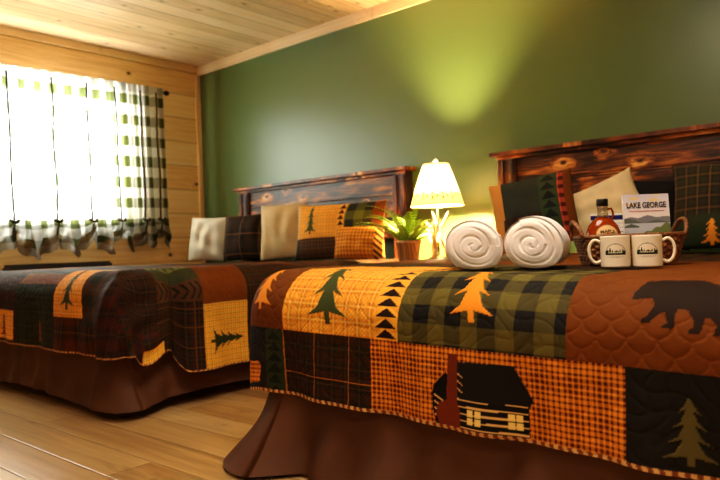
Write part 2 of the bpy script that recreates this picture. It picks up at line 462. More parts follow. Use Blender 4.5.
# ------------------------------------------------------------------ room shell
H = 2.315
RX, FY = 6.6, -4.9
pine_wall = board_wood('pine_board_wall', 1, 2, 0.205, rgba(224, 174, 112), rgba(250, 208, 144), rgba(254, 226, 174), knot=0.95, groove=0.42)
pine_ceil = board_wood('pine_board_ceiling', 1, 0, 0.14, rgba(190, 150, 100), rgba(226, 190, 140), rgba(240, 212, 168), knot=0.7, groove=0.35, var=0.3)
pine_trim_x = board_wood('pine_trim_along', 0, 2, 3.0, rgba(206, 160, 108), rgba(234, 198, 150), rgba(246, 218, 176), knot=0.25, groove=0.0)
pine_trim_z = board_wood('pine_trim_upright', 2, 1, 3.0, rgba(206, 160, 108), rgba(234, 198, 150), rgba(246, 218, 176), knot=0.2, groove=0.0)
floor_m = board_wood('oak_laminate_floor', 0, 1, 0.165, rgba(146, 108, 66), rgba(186, 148, 96), rgba(208, 176, 126), knot=0.3, groove=0.55, rough=0.32, gw=0.006, var=0.3, gscale=0.8, length=1.25)
def paint_wall():
    N = NT('green_wall_paint'); tc = N.n('ShaderNodeTexCoord').outputs['Object']
    no = N.noise(tc, 260.0, 2.0); lo = N.noise(tc, 1.5, 2.0)
    col = N.mix(lo, rgba(82, 104, 60), rgba(89, 110, 64))
    N.bsdf(Base_Color=col, Roughness=0.33, Normal=N.bump(no, 0.12, 0.002)).inputs['Specular IOR Level'].default_value = 0.7; return N.m
green_m = paint_wall()
cream_m = plain('cream_wall_paint', rgba(214, 190, 150), 0.7, nscale=80)

struct(MB().box((RX / 2, FY / 2, -0.05), (RX + 0.3, -FY + 0.3, 0.1)).build('floor', floor_m))
struct(MB().box((RX / 2, FY / 2, H + 0.05), (RX + 0.3, -FY + 0.3, 0.1)).build('ceiling', pine_ceil))
struct(MB().box((RX / 2, 0.06, H / 2), (RX + 0.3, 0.12, H)).build('wall_back', green_m))
struct(MB().box((RX + 0.06, FY / 2, H / 2), (0.12, -FY, H)).build('wall_right', cream_m))
struct(MB().box((RX / 2, FY - 0.06, H / 2), (RX + 0.3, 0.12, H)).build('wall_front', cream_m))
WY0, WY1, WZ0, WZ1 = -2.62, -0.74, 0.955, 1.96
wl = MB()
wl.box((-0.06, (FY + WY0) / 2, H / 2), (0.12, WY0 - FY, H))
wl.box((-0.06, WY1 / 2, H / 2), (0.12, -WY1, H))
wl.box((-0.06, (WY0 + WY1) / 2, WZ0 / 2), (0.12, WY1 - WY0, WZ0))
wl.box((-0.06, (WY0 + WY1) / 2, (WZ1 + H) / 2), (0.12, WY1 - WY0, H - WZ1))
struct(wl.build('wall_left', pine_wall))
struct(MB().box((RX / 2, -0.011, H - 0.04), (RX, 0.02, 0.078), 0.003).build('trim_1', pine_trim_x))
struct(MB().box((0.010, -0.022, (H - 0.08) / 2), (0.018, 0.042, H - 0.08), 0.003).build('trim_2', pine_trim_z))
struct(MB().box((0.010, FY / 2, H - 0.03), (0.018, -FY - 0.1, 0.055), 0.003).build('trim_3', board_wood('pine_trim_side', 1, 2, 3.0, rgba(216, 172, 116), rgba(240, 202, 146), rgba(248, 216, 168), knot=0.2, groove=0.0)))
struct(MB().box((RX / 2, -0.009, 0.05), (RX, 0.016, 0.1), 0.003).build('baseboard_back', pine_trim_x))
struct(MB().box((0.009, FY / 2, 0.05), (0.016, -FY, 0.1), 0.003).build('baseboard_left', pine_trim_x))

# window: frame, mullion, sill and pane
white_m = plain('white_window_vinyl', rgba(235, 233, 226), 0.4)
win = bpy.data.objects.new('window_1', None); COL.objects.link(win); struct(win)
ym, zm = (WY0 + WY1) / 2, (WZ0 + WZ1) / 2
fr = MB()
for z in (WZ0 + 0.025, WZ1 - 0.025): fr.box((-0.07, ym, z), (0.06, WY1 - WY0, 0.05), 0.004)
for y in (WY0 + 0.025, WY1 - 0.025, ym): fr.box((-0.07, y, zm), (0.06, 0.05, WZ1 - WZ0 - 0.1), 0.004)
fr.build('window_frame', white_m, win)
N = NT('window_glass')
gl = N.n('ShaderNodeBsdfGlossy', Roughness=0.02); tr = N.n('ShaderNodeBsdfTransparent')
mx = N.n('ShaderNodeMixShader', i0=0.06, i1=tr.outputs[0], i2=gl.outputs[0]); N.t.links.new(mx.outputs[0], N.out.inputs[0])
MB().box((-0.075, ym, zm), (0.006, WY1 - WY0 - 0.1, WZ1 - WZ0 - 0.1)).build('pane', N.m, win)
MB().box((0.012, ym, WZ0 - 0.012), (0.05, WY1 - WY0 + 0.1, 0.02), 0.004).build('sill', pine_trim_z, win)

# ------------------------------------------------------------------ curtain, rod, heater
iron_m = plain('black_iron', rgba(32, 26, 22), 0.5, 0.6)
rod = thing('curtain_rod', 'dark iron curtain rod with ball finial above the window', 'curtain rod', (0.058, 0, 2.03))
MB().tube([(0, -2.85, 0), (0, -0.42, 0)], 0.009, 12).build('pole', iron_m, rod)
MB().lathe([(0.0, -0.022), (0.012, -0.02), (0.02, -0.008), (0.022, 0.002), (0.016, 0.016), (0.0, 0.022)], 16).build('finial', iron_m, rod, (0, -0.408, 0), (PI / 2, 0, 0))
for y in (-0.47, -2.75):
    MB().tube([(0, y, -0.012), (-0.03, y, -0.02), (-0.052, y, -0.02)], 0.006, 8).box((-0.0545, y, -0.02), (0.006, 0.03, 0.06), 0.002).build('bracket', iron_m, rod)

def curtain_mat():
    N = NT('checked_curtain_cloth'); a = N.n('ShaderNodeVertexColor', {'layer_name': 'Col'}).outputs[0]
    tc = N.n('ShaderNodeTexCoord').outputs['Object']; no = N.noise(tc, 300.0, 2.0)
    f = N.math('MULTIPLY_ADD', no, 0.3, 0.85); col = N.mix(1.0, a, N.comb(f, f, f), 'MULTIPLY')
    d = N.n('ShaderNodeBsdfDiffuse', Color=col); t = N.n('ShaderNodeBsdfTranslucent', Color=col)
    m = N.n('ShaderNodeMixShader', i0=0.62, i1=d.outputs[0], i2=t.outputs[0])
    sheer = N.n('ShaderNodeBsdfTransparent'); m2 = N.n('ShaderNodeMixShader', i0=0.05, i1=m.outputs[0], i2=sheer.outputs[0])   # open weave
    N.t.links.new(m2.outputs[0], N.out.inputs[0]); return N.m
cur = thing('tie_up_curtain', 'green and white checked tie-up curtain hanging over the bright window', 'curtain', (0.09, 0, 0))
ties = [-2.45, -2.05, -1.66, -1.36, -1.10, -0.87, -0.66, -0.52]
cy = np.arange(-2.80, -0.43, 0.0065); cv = np.linspace(0, 1, 190)
Yc, V = np.meshgrid(cy, cv, indexing='ij')
tz = 0.965; topz = 2.052
dt = np.full(Yc.shape, 9.0); span = np.full(Yc.shape, 0.3); tid = np.zeros(Yc.shape)
for i, t in enumerate(ties):
    d = np.abs(Yc - t); m = d < dt; dt = np.where(m, d, dt)
sw = np.clip(dt / 0.17, 0, 1)                     # 0 at a tie, 1 between ties
vb = 0.80                                          # below this the cloth is bunched
lowp = np.clip((V - vb) / (1 - vb), 0, 1)
droop = 0.06 + 0.20 * np.sin(sw * PI / 2) ** 0.8 * 1.0
Zc = topz - (topz - tz) * np.clip(V / vb, 0, 1) - droop * lowp - 0.06 * lowp * (1 - sw) * (0.5 + 0.5 * np.sin(Yc * 70))
fold = 0.016 * np.sin(Yc * 62 + 1.1 * np.sin(Yc * 9)) + 0.009 * np.sin(Yc * 131 + 2)
dens = np.clip((Yc + 0.80) / 0.25, 0, 1)
Xc = 0.012 + fold * (0.75 + 0.5 * V) + 0.012 * dens * np.sin(Yc * 95)
Xc = Xc + lowp * (0.018 + 0.045 * np.sin(Yc * 47 + 6 * lowp) * np.sin(lowp * PI) + 0.03 * np.sin(lowp * 2 * PI) * sw)
Yc2 = Yc + 0.022 * np.sin(lowp * PI * 0.5) * np.sin(Yc * 44) * lowp
near = 1 - np.clip(dt / 0.05, 0, 1); pin = np.exp(-((V - vb) / 0.05) ** 2)
Xc = Xc - 0.02 * near * pin
Xc = np.maximum(Xc, -0.018)
clen = np.where(V < vb, V / vb * (topz - tz), (topz - tz) + lowp * 0.30)
ck = 0.082; gather = 1.5
a = np.floor(Yc * gather / ck) % 2; b = np.floor(clen / ck) % 2
W_, G_ = rgb(246, 244, 228), rgb(78, 86, 46)
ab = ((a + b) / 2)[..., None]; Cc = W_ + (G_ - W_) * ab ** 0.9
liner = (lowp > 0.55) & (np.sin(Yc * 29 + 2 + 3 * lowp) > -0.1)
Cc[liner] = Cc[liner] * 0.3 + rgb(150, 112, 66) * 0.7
lowd = lowp > 0.05; Cc[lowd] *= 0.52  # bunched hem painted darker, standing in for the missing backlight
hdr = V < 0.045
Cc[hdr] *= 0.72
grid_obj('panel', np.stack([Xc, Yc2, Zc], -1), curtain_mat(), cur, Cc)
rod.rotation_euler.x = 0.018; rod.location.y = 0.036; cur.rotation_euler.x = 0.018; cur.location.y = 0.036
tie_m = plain('dark_green_ribbon', rgba(52, 50, 34), 0.8)
for t in ties[2:]:
    m = MB()
    for dx in (0.040,):
        for k in range(12):
            z0 = topz - 0.05 - k * (topz - tz - 0.05) / 12; z1 = z0 - (topz - tz - 0.05) / 12
            m.box((dx + 0.004 * math.sin(k), t + 0.004 * math.sin(k * 0.9 + t * 9), (z0 + z1) / 2), (0.002, 0.015, z0 - z1 + 0.002))
    m.tube([(0.045, t - 0.03, tz + 0.02), (0.062, t - 0.014, tz + 0.004), (0.064, t, tz), (0.062, t + 0.014, tz + 0.004), (0.045, t + 0.03, tz + 0.02)], [0.01, 0.013, 0.009, 0.013, 0.01], 8)
    m.tube([(0.062, t, tz), (0.066, t - 0.018, tz - 0.06), (0.062, t - 0.024, tz - 0.12)], [0.006, 0.007, 0.004], 6)
    m.build('tie', tie_m, cur)

ac = thing('wall_heater', 'heater unit with dark top grille below the window', 'heater', (0.0, -1.33, 0))
grille_m = plain('charcoal_grille', rgba(38, 38, 44), 0.45)
MB().box((0.10, 0, 0.36), (0.18, 0.78, 0.50), 0.012).build('housing', plain('beige_heater_case', rgba(206, 172, 120), 0.5), ac)
gm_ = MB(); gm_.box((0.105, 0, 0.622), (0.16, 0.72, 0.022), 0.004, (0, -0.05, 0))
for k in range(13): gm_.box((0.04 + k * 0.0108, 0, 0.637 + k * 0.0005), (0.004, 0.70, 0.012))
gm_.build('grille', grille_m, ac)
MB().box((0.10, -0.20, 0.647), (0.13, 0.30, 0.006), 0.002).build('control_lid', plain('slate_grey_lid', rgba(72, 72, 78), 0.4), ac)
for y in (-0.33, 0.33): MB().box((0.10, y, 0.055), (0.14, 0.05, 0.11), 0.004).build('foot', grille_m, ac)

# ------------------------------------------------------------------ beds
burnt_x = burnt_wood('scorched_pine_planks', 0, 2, 0.145)
burnt_cap = burnt_wood('scorched_pine_cap', 0, 1, 0.4)
burnt_z = burnt_wood('scorched_pine_post', 2, 0, 0.2)
def skirt_mat():
    N = NT('brown_skirt_cotton'); tc = N.n('ShaderNodeTexCoord').outputs['Object']
    no = N.noise(tc, 400.0, 2.0); lo = N.noise(tc, 6.0, 3.0)
    col = N.mix(lo, rgba(76, 43, 16), rgba(94, 54, 21))
    b = N.bsdf(Base_Color=col, Roughness=0.75, Normal=N.bump(no, 0.15, 0.002)); return N.m
skirt_m = skirt_mat()
mattress_m = plain('white_mattress_ticking', rgba(222, 216, 204), 0.85, nscale=30, bump=0.2)
boxs_m = plain('grey_box_spring_cloth', rgba(150, 140, 126), 0.85)
rail_m = plain('brown_steel_rail', rgba(66, 38, 24), 0.5, 0.4)

def make_bed(label, xL, xR, yF, yH, ztop, hbL, hbR, hbH, flare, seed, skirt_z, corner):
    cx = (xL + xR) / 2
    bed = thing('bed', label, 'bed', (cx, yH, 0))
    ox, oy = -cx, -yH
    def T(m): return m
    w, l = xR - xL, yH - yF
    yc = (yF + yH) / 2 + oy
    MB().box((0, yc, ztop - 0.135), (w - 0.11, l - 0.10, 0.22), 0.085, seg=5).build('mattress', mattress_m, bed)
    MB().box((0, yc, ztop - 0.355), (w - 0.21, l - 0.17, 0.215), 0.02).build('box_spring', boxs_m, bed)
    fr_ = MB()
    zr = ztop - 0.485
    for s in (-1, 1): fr_.box((s * (w / 2 - 0.09), yc, zr), (0.03, l - 0.12, 0.035), 0.003)
    for y in (yF + 0.09, yH - 0.08): fr_.box((0, y + oy, zr), (w - 0.16, 0.03, 0.034), 0.003)
    fr_.build('bed_frame', rail_m, bed)
    for sx in (-1, 1):
        for y in (yF + 0.085, yH - 0.10):
            MB().lathe([(0.0, 0.0), (0.024, 0.0), (0.026, 0.012), (0.018, 0.03), (0.02, zr - 0.02), (0.0, zr - 0.02)], 14, off=(sx * (w / 2 - 0.09), y + oy, 0)).build('leg', rail_m, bed)
    # gathered skirt on three sides
    zt_, zb = ztop - 0.27, skirt_z
    ins = 0.034; rc = corner
    a, b = xL + ins, xR - ins; f = yF + ins
    path = []; nor = []
    st = 0.008
    for y in np.arange(yH - 0.02, f + rc, -st): path.append((a, y)); nor.append((-1, 0))
    for t in np.linspace(0, PI / 2, 16): path.append((a + rc - rc * math.cos(t), f + rc - rc * math.sin(t))); nor.append((-math.cos(t), -math.sin(t)))
    for x in np.arange(a + rc, b - rc, st): path.append((x, f)); nor.append((0, -1))
    for t in np.linspace(0, PI / 2, 16): path.append((b - rc + rc * math.sin(t), f + rc - rc * math.cos(t))); nor.append((math.sin(t), -math.cos(t)))
    for y in np.arange(f + rc, yH - 0.02, st): path.append((b, y)); nor.append((1, 0))
    path = np.array(path); nor = np.array(nor)
    s = np.concatenate([[0], np.cumsum(np.hypot(*np.diff(path, axis=0).T))])
    v = np.linspace(0, 1, 26)
    r_ = np.random.default_rng(seed)
    fold = np.zeros(len(s))
    for k in range(26):
        c0 = r_.uniform(0, s[-1]); wd = r_.uniform(0.018, 0.06); am = r_.uniform(-0.6, 1.0)
        fold += am * np.exp(-((s - c0) / wd) ** 2)
    fold += 0.3 * np.sin(s * 37 + np.sin(s * 7) * 2)
    corn = np.exp(-(np.minimum(np.abs(s - (yH - f)), np.abs(s - (yH - f) - (b - a))) / 0.10) ** 2)
    off = flare * (v[None, :] ** 1.9) * (0.55 + 0.38 * fold[:, None] + 1.15 * corn[:, None]) + 0.006 * fold[:, None] * np.sin(v[None, :] * PI)
    off += 0.006 * np.sin(s[:, None] * 23 + v[None, :] * 9) * v[None, :]
    P = np.empty((len(s), len(v), 3))
    P[..., 0] = path[:, None, 0] + nor[:, None, 0] * off + ox
    P[..., 1] = path[:, None, 1] + nor[:, None, 1] * off + oy
    P[..., 2] = zt_ + (zb - zt_) * v[None, :] + 0.012 * np.sin(s * 5.0 + 1)[:, None] * v[None, :] ** 3 * (1 if zb > 0.02 else 0)
    grid_obj('bed_skirt', P, skirt_m, bed)
    # headboard
    hb = MB()
    wH = hbR - hbL; hc = (hbL + hbR) / 2 + ox
    pw = 0.115
    hb.box((hc, -0.035 + 0, hbH - 0.235), (wH - 2 * pw + 0.02, 0.03, 0.41))
    for k in range(3): hb.box((hc, -0.053, hbH - 0.0975 - 0.145 * k), (wH - 2 * pw + 0.01, 0.012, 0.139), 0.003)
    hbo = hb.build('headboard', burnt_x, bed, (0, -yH - 0.012, 0))
    for s_ in (-1, 1):
        m = MB(); xx = s_ * (wH / 2 - 0.03 - pw / 2)
        m.box((xx, -0.045, (hbH - 0.025) / 2), (pw, 0.075, hbH - 0.025), 0.004)
        for q in (-0.031, 0.031): m.box((xx + q, -0.086, (hbH - 0.03) / 2 + 0.2), (0.034, 0.012, hbH - 0.47), 0.003)
        m.build('post', burnt_z, hbo, (hc, 0, 0))
    MB().box((hc, -0.060, hbH - 0.011), (wH, 0.118, 0.024), 0.004).build('cap', burnt_cap, hbo)
    MB().box((hc, -0.078, hbH - 0.0325), (wH - 0.06, 0.02, 0.018), 0.003).build('moulding', burnt_cap, hbo)
    return bed

B1 = dict(xL=0.70, xR=2.30, yF=-2.13, yH=-0.13)
B2 = dict(xL=3.13, xR=4.72, yF=-2.12, yH=-0.13)
make_bed('far bed under the window with scorched plank headboard and brown skirt', ztop=0.585, hbL=0.58, hbR=2.335, hbH=1.19, flare=0.055, seed=3, skirt_z=0.05, corner=0.06, **B1)
make_bed('near bed on the right with scorched plank headboard and brown skirt', ztop=0.568, hbL=2.935, hbR=4.75, hbH=1.197, flare=0.11, seed=8, skirt_z=0.012, corner=0.13, **B2)

quilt_m = cloth_vc('patchwork_quilt_cotton', rough=0.72, nscale=500.0, bump=0.2, amt=0.22, sheen=0.0, spec=0.13)
def make_quilt(label, xL, xR, yF, yH, ztop, R, dropF, dropL, dropR, S, T, paint, amp=0.0035, bulge=0.0, seed=1):
    """cloth laid over a box: planar cloth coordinates (S,T) bent over the edges with radius R"""
    xi0, xi1, yi = xL + R, xR - R, yF + R
    X, Y = np.meshgrid(S, T, indexing='ij')
    ex = np.where(X < xi0, X - xi0, np.where(X > xi1, X - xi1, 0.0)); ey = np.where(Y < yi, Y - yi, 0.0)
    kx = 1 - (1 - dropF / dropR) * np.clip(np.abs(ey) / 0.12, 0, 1)
    rho = np.maximum(np.abs(ex) * kx, np.abs(ey)); hyp = np.hypot(ex, ey) + 1e-9
    nx, ny = ex / hyp, ey / hyp
    q = np.stack([np.clip(X, xi0, xi1), np.maximum(Y, yi)], -1)
    zt_ = ztop(q[..., 0], q[..., 1]) if callable(ztop) else np.full(X.shape, ztop)
    ang = np.clip(rho / R, 0, PI / 2); down = np.maximum(rho - R * PI / 2, 0)
    hor = R * np.sin(ang); z = zt_ - R * (1 - np.cos(ang)) - down
    c = paint(X, Y)
    h = quilt_height(X, Y, c.Q) * amp
    h = h + 0.006 * np.sin(X * 13 + 2 * np.sin(Y * 6)) * np.sin(Y * 11 + X * 3) * np.where(rho > 0, 0.6, 0.6)
    per = np.where(np.abs(ex) > np.abs(ey), Y, X)
    h = h + (0.012 * np.sin(per * 14 + seed) + 0.006 * np.sin(per * 33)) * np.clip(down / 0.25, 0, 1)
    cornf = np.clip(np.minimum(np.abs(ex), np.abs(ey)) / 0.12, 0, 1)
    th = np.arctan2(np.abs(ey), np.abs(ex) + 1e-9)
    h = h * np.where(rho > 0, 1.0, 0.45)
    if bulge:
        sm = np.clip((-1.80 - Y) / 0.07, 0, 1); sm = sm * sm * (3 - 2 * sm)
        side = X > xi1
        lift = np.where(side, 1 - 0.20 * sm * (1 - np.clip(np.abs(ey) / 0.12, 0, 1)) - 0.13 * np.exp(-((Y + 1.91) / 0.06) ** 2), 1.0)
        down = down * lift
        z = zt_ - R * (1 - np.cos(ang)) - down
    h = h + bulge * cornf * np.clip(rho / 0.15, 0, 1) * 1.0 * np.exp(-((th - 0.8) / 0.5) ** 2)
    if bulge:
        dd = np.clip(rho / 0.16, 0, 1) * np.where((X > xi1), 1, 0)
        h = h - 0.055 * dd * np.exp(-((Y + 1.845) / 0.035) ** 2) + 0.035 * dd * np.exp(-((Y + 1.98) / 0.09) ** 2) + 0.02 * dd * np.exp(-((Y + 1.74) / 0.07) ** 2)
        wz = np.clip(np.minimum(X - 2.05, -1.9 - Y) / 0.12, 0, 1) * np.clip(rho / 0.1, 0, 1)
        h = h + 0.009 * wz * np.sin(rho * 30 + (X + Y) * 12)
    up = np.cos(ang); hor = hor + np.sin(ang) * h + 0.02 * down
    z = z + up * h
    P = np.stack([q[..., 0] + nx * hor, q[..., 1] + ny * hor, z], -1)
    C = c.C
    # binding along the three hems
    lim = np.minimum.reduce([X - S[0], S[-1] - X, Y - T[0]])
    m = lim < 0.009
    st = (np.floor((X + Y * np.where(lim == Y - T[0], 0.3, 1)) / 0.011) % 2)[..., None]
    C = np.where(m[..., None], rgb(206, 156, 96) * st + rgb(120, 66, 34) * (1 - st), C)
    o = grid_obj('quilt', P, quilt_m, None, C)
    return o
R2 = 0.14; yi2 = B2['yF'] + R2
hem2 = 0.457
Q2 = dict(B2, xL=3.10)
S2 = np.concatenate([np.arange(Q2['xL'] + R2 - hem2, Q2['xL'] - 0.03, 0.01), np.arange(Q2['xL'] - 0.03, 4.64, 0.0027), np.arange(4.64, B2['xR'] - R2 + 0.43, 0.015)])
T2 = np.concatenate([np.arange(yi2 - hem2, yi2 + 0.05, 0.0027), np.arange(yi2 + 0.05, -1.2, 0.006), np.arange(-1.2, -0.15, 0.015)])
zt2 = lambda x, y: 0.622 - 0.022 * (x - 3.16) / 1.15
q2 = make_quilt('', ztop=zt2, R=R2, dropF=hem2, dropL=hem2, dropR=hem2, S=S2, T=T2, paint=lambda X, Y: paint_near(X, Y, yi2), seed=2.0, **Q2)
tag(q2, 'patchwork quilt with bear, cabin and pine trees on the near bed', 'quilt')
Q1 = dict(xL=0.66, xR=2.36, yF=-2.16, yH=-0.15)
R1 = 0.12; yi1 = Q1['yF'] + R1; xi1 = Q1['xR'] - R1
S1 = np.concatenate([np.arange(Q1['xL'] + R1 - 0.42, 0.95, 0.015), np.arange(0.95, xi1 + 0.53, 0.0048)])
T1 = np.concatenate([np.arange(yi1 - 0.42, -1.2, 0.0048), np.arange(-1.2, -0.15, 0.012)])
zt1 = lambda x, y: 0.622 - 0.018 * np.clip((y + 1.6) / 1.2, 0, 1)
q1 = make_quilt('', ztop=zt1, R=R1, dropF=0.42, dropL=0.42, dropR=0.53, S=S1, T=T1, paint=lambda X, Y: paint_far(X, Y, yi1, xi1), bulge=0.05, seed=0.3, **Q1)
tag(q1, 'dark patchwork quilt with gold tree squares on the far bed', 'quilt')

# ------------------------------------------------------------------ pillows
pillow_m = cloth_vc('pillow_cotton', rough=0.85, nscale=380.0, bump=0.3, amt=0.15)
def pillow(label, w, h, t, paint, at, zbed, lean=0.25, yaw=0.0, roll=0.0, n=110, ears=0.05, wrinkle=0.006, name='pillow', group=None, seed=0, flange=0.0, sag=0.0):
    """stuffed cushion: two bulging faces with pulled-in sides and pointed corners"""
    nu = n; nv = max(30, int(n * h / w))
    u, v = np.meshgrid(np.linspace(-1, 1, nu), np.linspace(-1, 1, nv), indexing='ij')
    pinx = 1 - ears * (1 - np.abs(v) ** 2.2); piny = 1 - ears * (1 - np.abs(u) ** 2.2)
    x = u * w / 2 * pinx; z = v * h / 2 * piny
    bl = np.clip((1 - np.abs(u) ** 2.6), 0, 1) ** 0.55 * np.clip((1 - np.abs(v) ** 2.6), 0, 1) ** 0.55
    th = t / 2 * bl * (1 + sag * (-v))
    wr = wrinkle * bl * (np.sin(u * 5 + v * 3 + seed) * np.sin(v * 6 - u * 2 + seed * 1.7) + 0.6 * np.sin(u * 11 + seed) * (1 - np.abs(v)))
    front = np.stack([x, -th - wr, z], -1); back = np.stack([x, th - wr * 0.5, z], -1)
    cx = Canvas((u + 1) * w / 2, (v + 1) * h / 2); paint(cx, w, h)
    C = cx.C
    P = np.concatenate([front.reshape(-1, 3), back.reshape(-1, 3)])
    idx = np.arange(nu * nv).reshape(nu, nv)
    F1 = np.stack([idx[:-1, :-1], idx[1:, :-1], idx[1:, 1:], idx[:-1, 1:]], -1).reshape(-1, 4)
    F2 = F1[:, ::-1] + nu * nv
    o_idx = np.arange(nu * nv * 2)
    edge = np.zeros((nu, nv), bool); edge[0] = edge[-1] = True; edge[:, 0] = edge[:, -1] = True
    e = idx[edge]; o_idx[e + nu * nv] = e                     # weld the rim
    F = o_idx[np.concatenate([F1, F2])]
    keep = np.unique(F); mp = np.zeros(len(P), int); mp[keep] = np.arange(len(keep))
    P = P[keep]; F = mp[F]; CC = np.concatenate([C.reshape(-1, 3)] * 2)[keep]
    o = np_mesh(name, P, F, pillow_m, None, CC)
    o.rotation_mode = 'YXZ'
    o.rotation_euler = Euler((-lean, roll, yaw), 'YXZ')
    M = np.array(o.rotation_euler.to_matrix())
    zmin = (P @ M.T)[:, 2].min()
    o.location = (at[0], at[1], zbed - zmin)
    return tag(o, label, 'pillow', group)
def p_plain(c):
    def f(cv, w, h): cv.C[:] = c
    return f
def p_fn(fn):
    def f(cv, w, h): cv.C[:] = fn(cv.X, cv.Y)
    return f
def p_sham(cv, w, h):
    cv.C[:] = P_ORANGE(cv.X, cv.Y)
    cv.rect(0, 0.035, 0, h, f_solid(rgb(214, 176, 130)))
    cv.rect(0, w * 0.56, 0, h * 0.36, f_plaid(rgb(86, 52, 26), rgb(44, 40, 26), rgb(130, 84, 36), 0.05, 0.003))
    cv.rect(0, 0.05, 0, h * 0.32, P_NAVY)
    cv.poly(tree_poly(w * 0.215, h * 0.42, h * 0.56, w * 0.085, 4), TREEG)
    cv.rect(w * 0.53, w * 0.62, h * 0.0, h, f_solid(OR1))
    for k in range(9):
        b = h * (0.04 + k * 0.105); cv.poly([(w * 0.535, b), (w * 0.615, b), (w * 0.575, b + h * 0.095)], rgb(64, 26, 16))
    cv.rect(w * 0.62, w * 0.90, 0, h, f_buffalo(rgb(96, 100, 36), BLK, 0.06))
    cv.rect(w * 0.90, w, 0, h, P_RUST)
ZB1 = 0.6115
def ZB2(p): return zt2(p[0], 0) + 0.0055
def on_bed(px, y):
    """point of the bed a sight line at that bearing crosses, y metres in front of the back wall"""
    d = Vector((-0.65818, 0.75280)) + Vector((0.75211, 0.65803)) * ((px - 360) / 666.5)
    t = (y + 3.5103) / d.y
    return (4.8835 + d.x * t, y)
pillow('off-white lumpy pillow nearest the window end of the far bed', 0.36, 0.345, 0.16, p_plain(rgb(206, 196, 176)), on_bed(210, -0.42), ZB1, 0.18, 0.35, 0.03, wrinkle=0.012, seed=1.0)
pillow('dark brown plaid square pillow between two pale pillows', 0.375, 0.345, 0.16, p_fn(f_plaid(rgb(54, 36, 22), rgb(32, 30, 24), rgb(132, 80, 32), 0.15, 0.004)), on_bed(246, -0.40), ZB1, 0.18, 0.30, -0.02, seed=2.0)
pillow('beige pillow between the dark plaid one and the orange tree one', 0.36, 0.395, 0.15, p_plain(rgb(204, 178, 134)), on_bed(284, -0.38), ZB1, 0.14, 0.35, -0.03, wrinkle=0.009, seed=3.5)
pillow('wide patchwork pillow with green tree on orange plaid on the far bed', 0.66, 0.365, 0.17, p_sham, on_bed(340, -0.40), ZB1, 0.16, 0.22, 0.0, n=170, seed=4.2)
def p_small(cv, w, h):
    cv.C[:] = f_weave(rgb(232, 154, 50), rgb(176, 94, 28), 0.011)(cv.X, cv.Y)
    s = np.floor((cv.X * 0.8 + cv.Y) / 0.018) % 2 == 0
    m = cv.X > w * 0.86; cv.C[m & s] = rgb(60, 30, 18); cv.C[m & ~s] = rgb(226, 150, 60)
pillow('small orange checked cushion in front of the wide tree pillow', 0.31, 0.195, 0.12, p_small, on_bed(359, -0.575), ZB1, 0.22, 0.30, 0.03, seed=5.0, ears=0.02)
def p_nearleft(cv, w, h):
    cv.C[:] = f_solid(rgb(46, 50, 38))(cv.X, cv.Y)
    cv.rect(0, w * 0.16, 0, h, f_solid(rgb(196, 126, 56)))
    cv.rect(w * 0.14, w * 0.62, 0, h * 0.42, P_DKPL)
    cv.rect(w * 0.62, w * 0.84, 0, h, f_solid(rgb(50, 62, 36)))
    for k in range(7):
        b = h * (0.05 + k * 0.135); cv.poly([(w * 0.64, b), (w * 0.82, b), (w * 0.73, b + h * 0.12)], rgb(24, 28, 20))
    cv.rect(w * 0.84, w * 0.91, 0, h, f_buffalo(rgb(196, 80, 50), rgb(70, 24, 16), 0.022))
    cv.rect(w * 0.91, w, 0, h, P_RUST)
pillow('dark green patchwork pillow with orange edge behind the rolled towels', 0.385, 0.345, 0.14, p_nearleft, on_bed(535, -0.68), ZB2(on_bed(520, -0.68)), 0.25, 0.25, -0.16, n=150, seed=6.1)
pillow('cream pillow tilted on its corner behind the syrup bottle', 0.37, 0.285, 0.15, p_plain(rgb(222, 198, 150)), on_bed(605, -0.445), ZB2(on_bed(585, -0.46)), 0.25, 0.25, -0.40, wrinkle=0.010, seed=7.7, ears=0.10)
def p_nearright(cv, w, h):
    cv.C[:] = f_plaid(rgb(46, 44, 28), rgb(30, 28, 22), rgb(116, 84, 40), 0.05, 0.003)(cv.X, cv.Y)
    cv.rect(0, w * 0.40, 0, h * 0.36, f_solid(rgb(44, 52, 30)))
    cv.poly(tree_poly(w * 0.24, h * 0.02, h * 0.29, w * 0.065, 4), ORT)
    cv.rect(w * 0.40, w * 0.48, 0, h, f_solid(OR2))
    for k in range(9):
        b = h * (0.02 + k * 0.11); cv.poly([(w * 0.40, b), (w * 0.48, b), (w * 0.44, b + h * 0.1)], rgb(70, 22, 16))
    cv.rect(w * 0.48, w, 0, h, P_RUST)
pillow('dark plaid pillow with small orange tree at the right picture edge', 0.74, 0.375, 0.18, p_nearright, (4.37, -0.46), ZB2((4.0, 0)), 0.22, 0.0, 0.02, n=150, seed=8.3)
pillow('black pillow standing behind the lake booklet', 0.26, 0.335, 0.09, p_plain(rgb(20, 17, 16)), on_bed(661, -0.26), ZB2(on_bed(640, -0.26)), 0.15, 0.1, 0.04, seed=9.1)

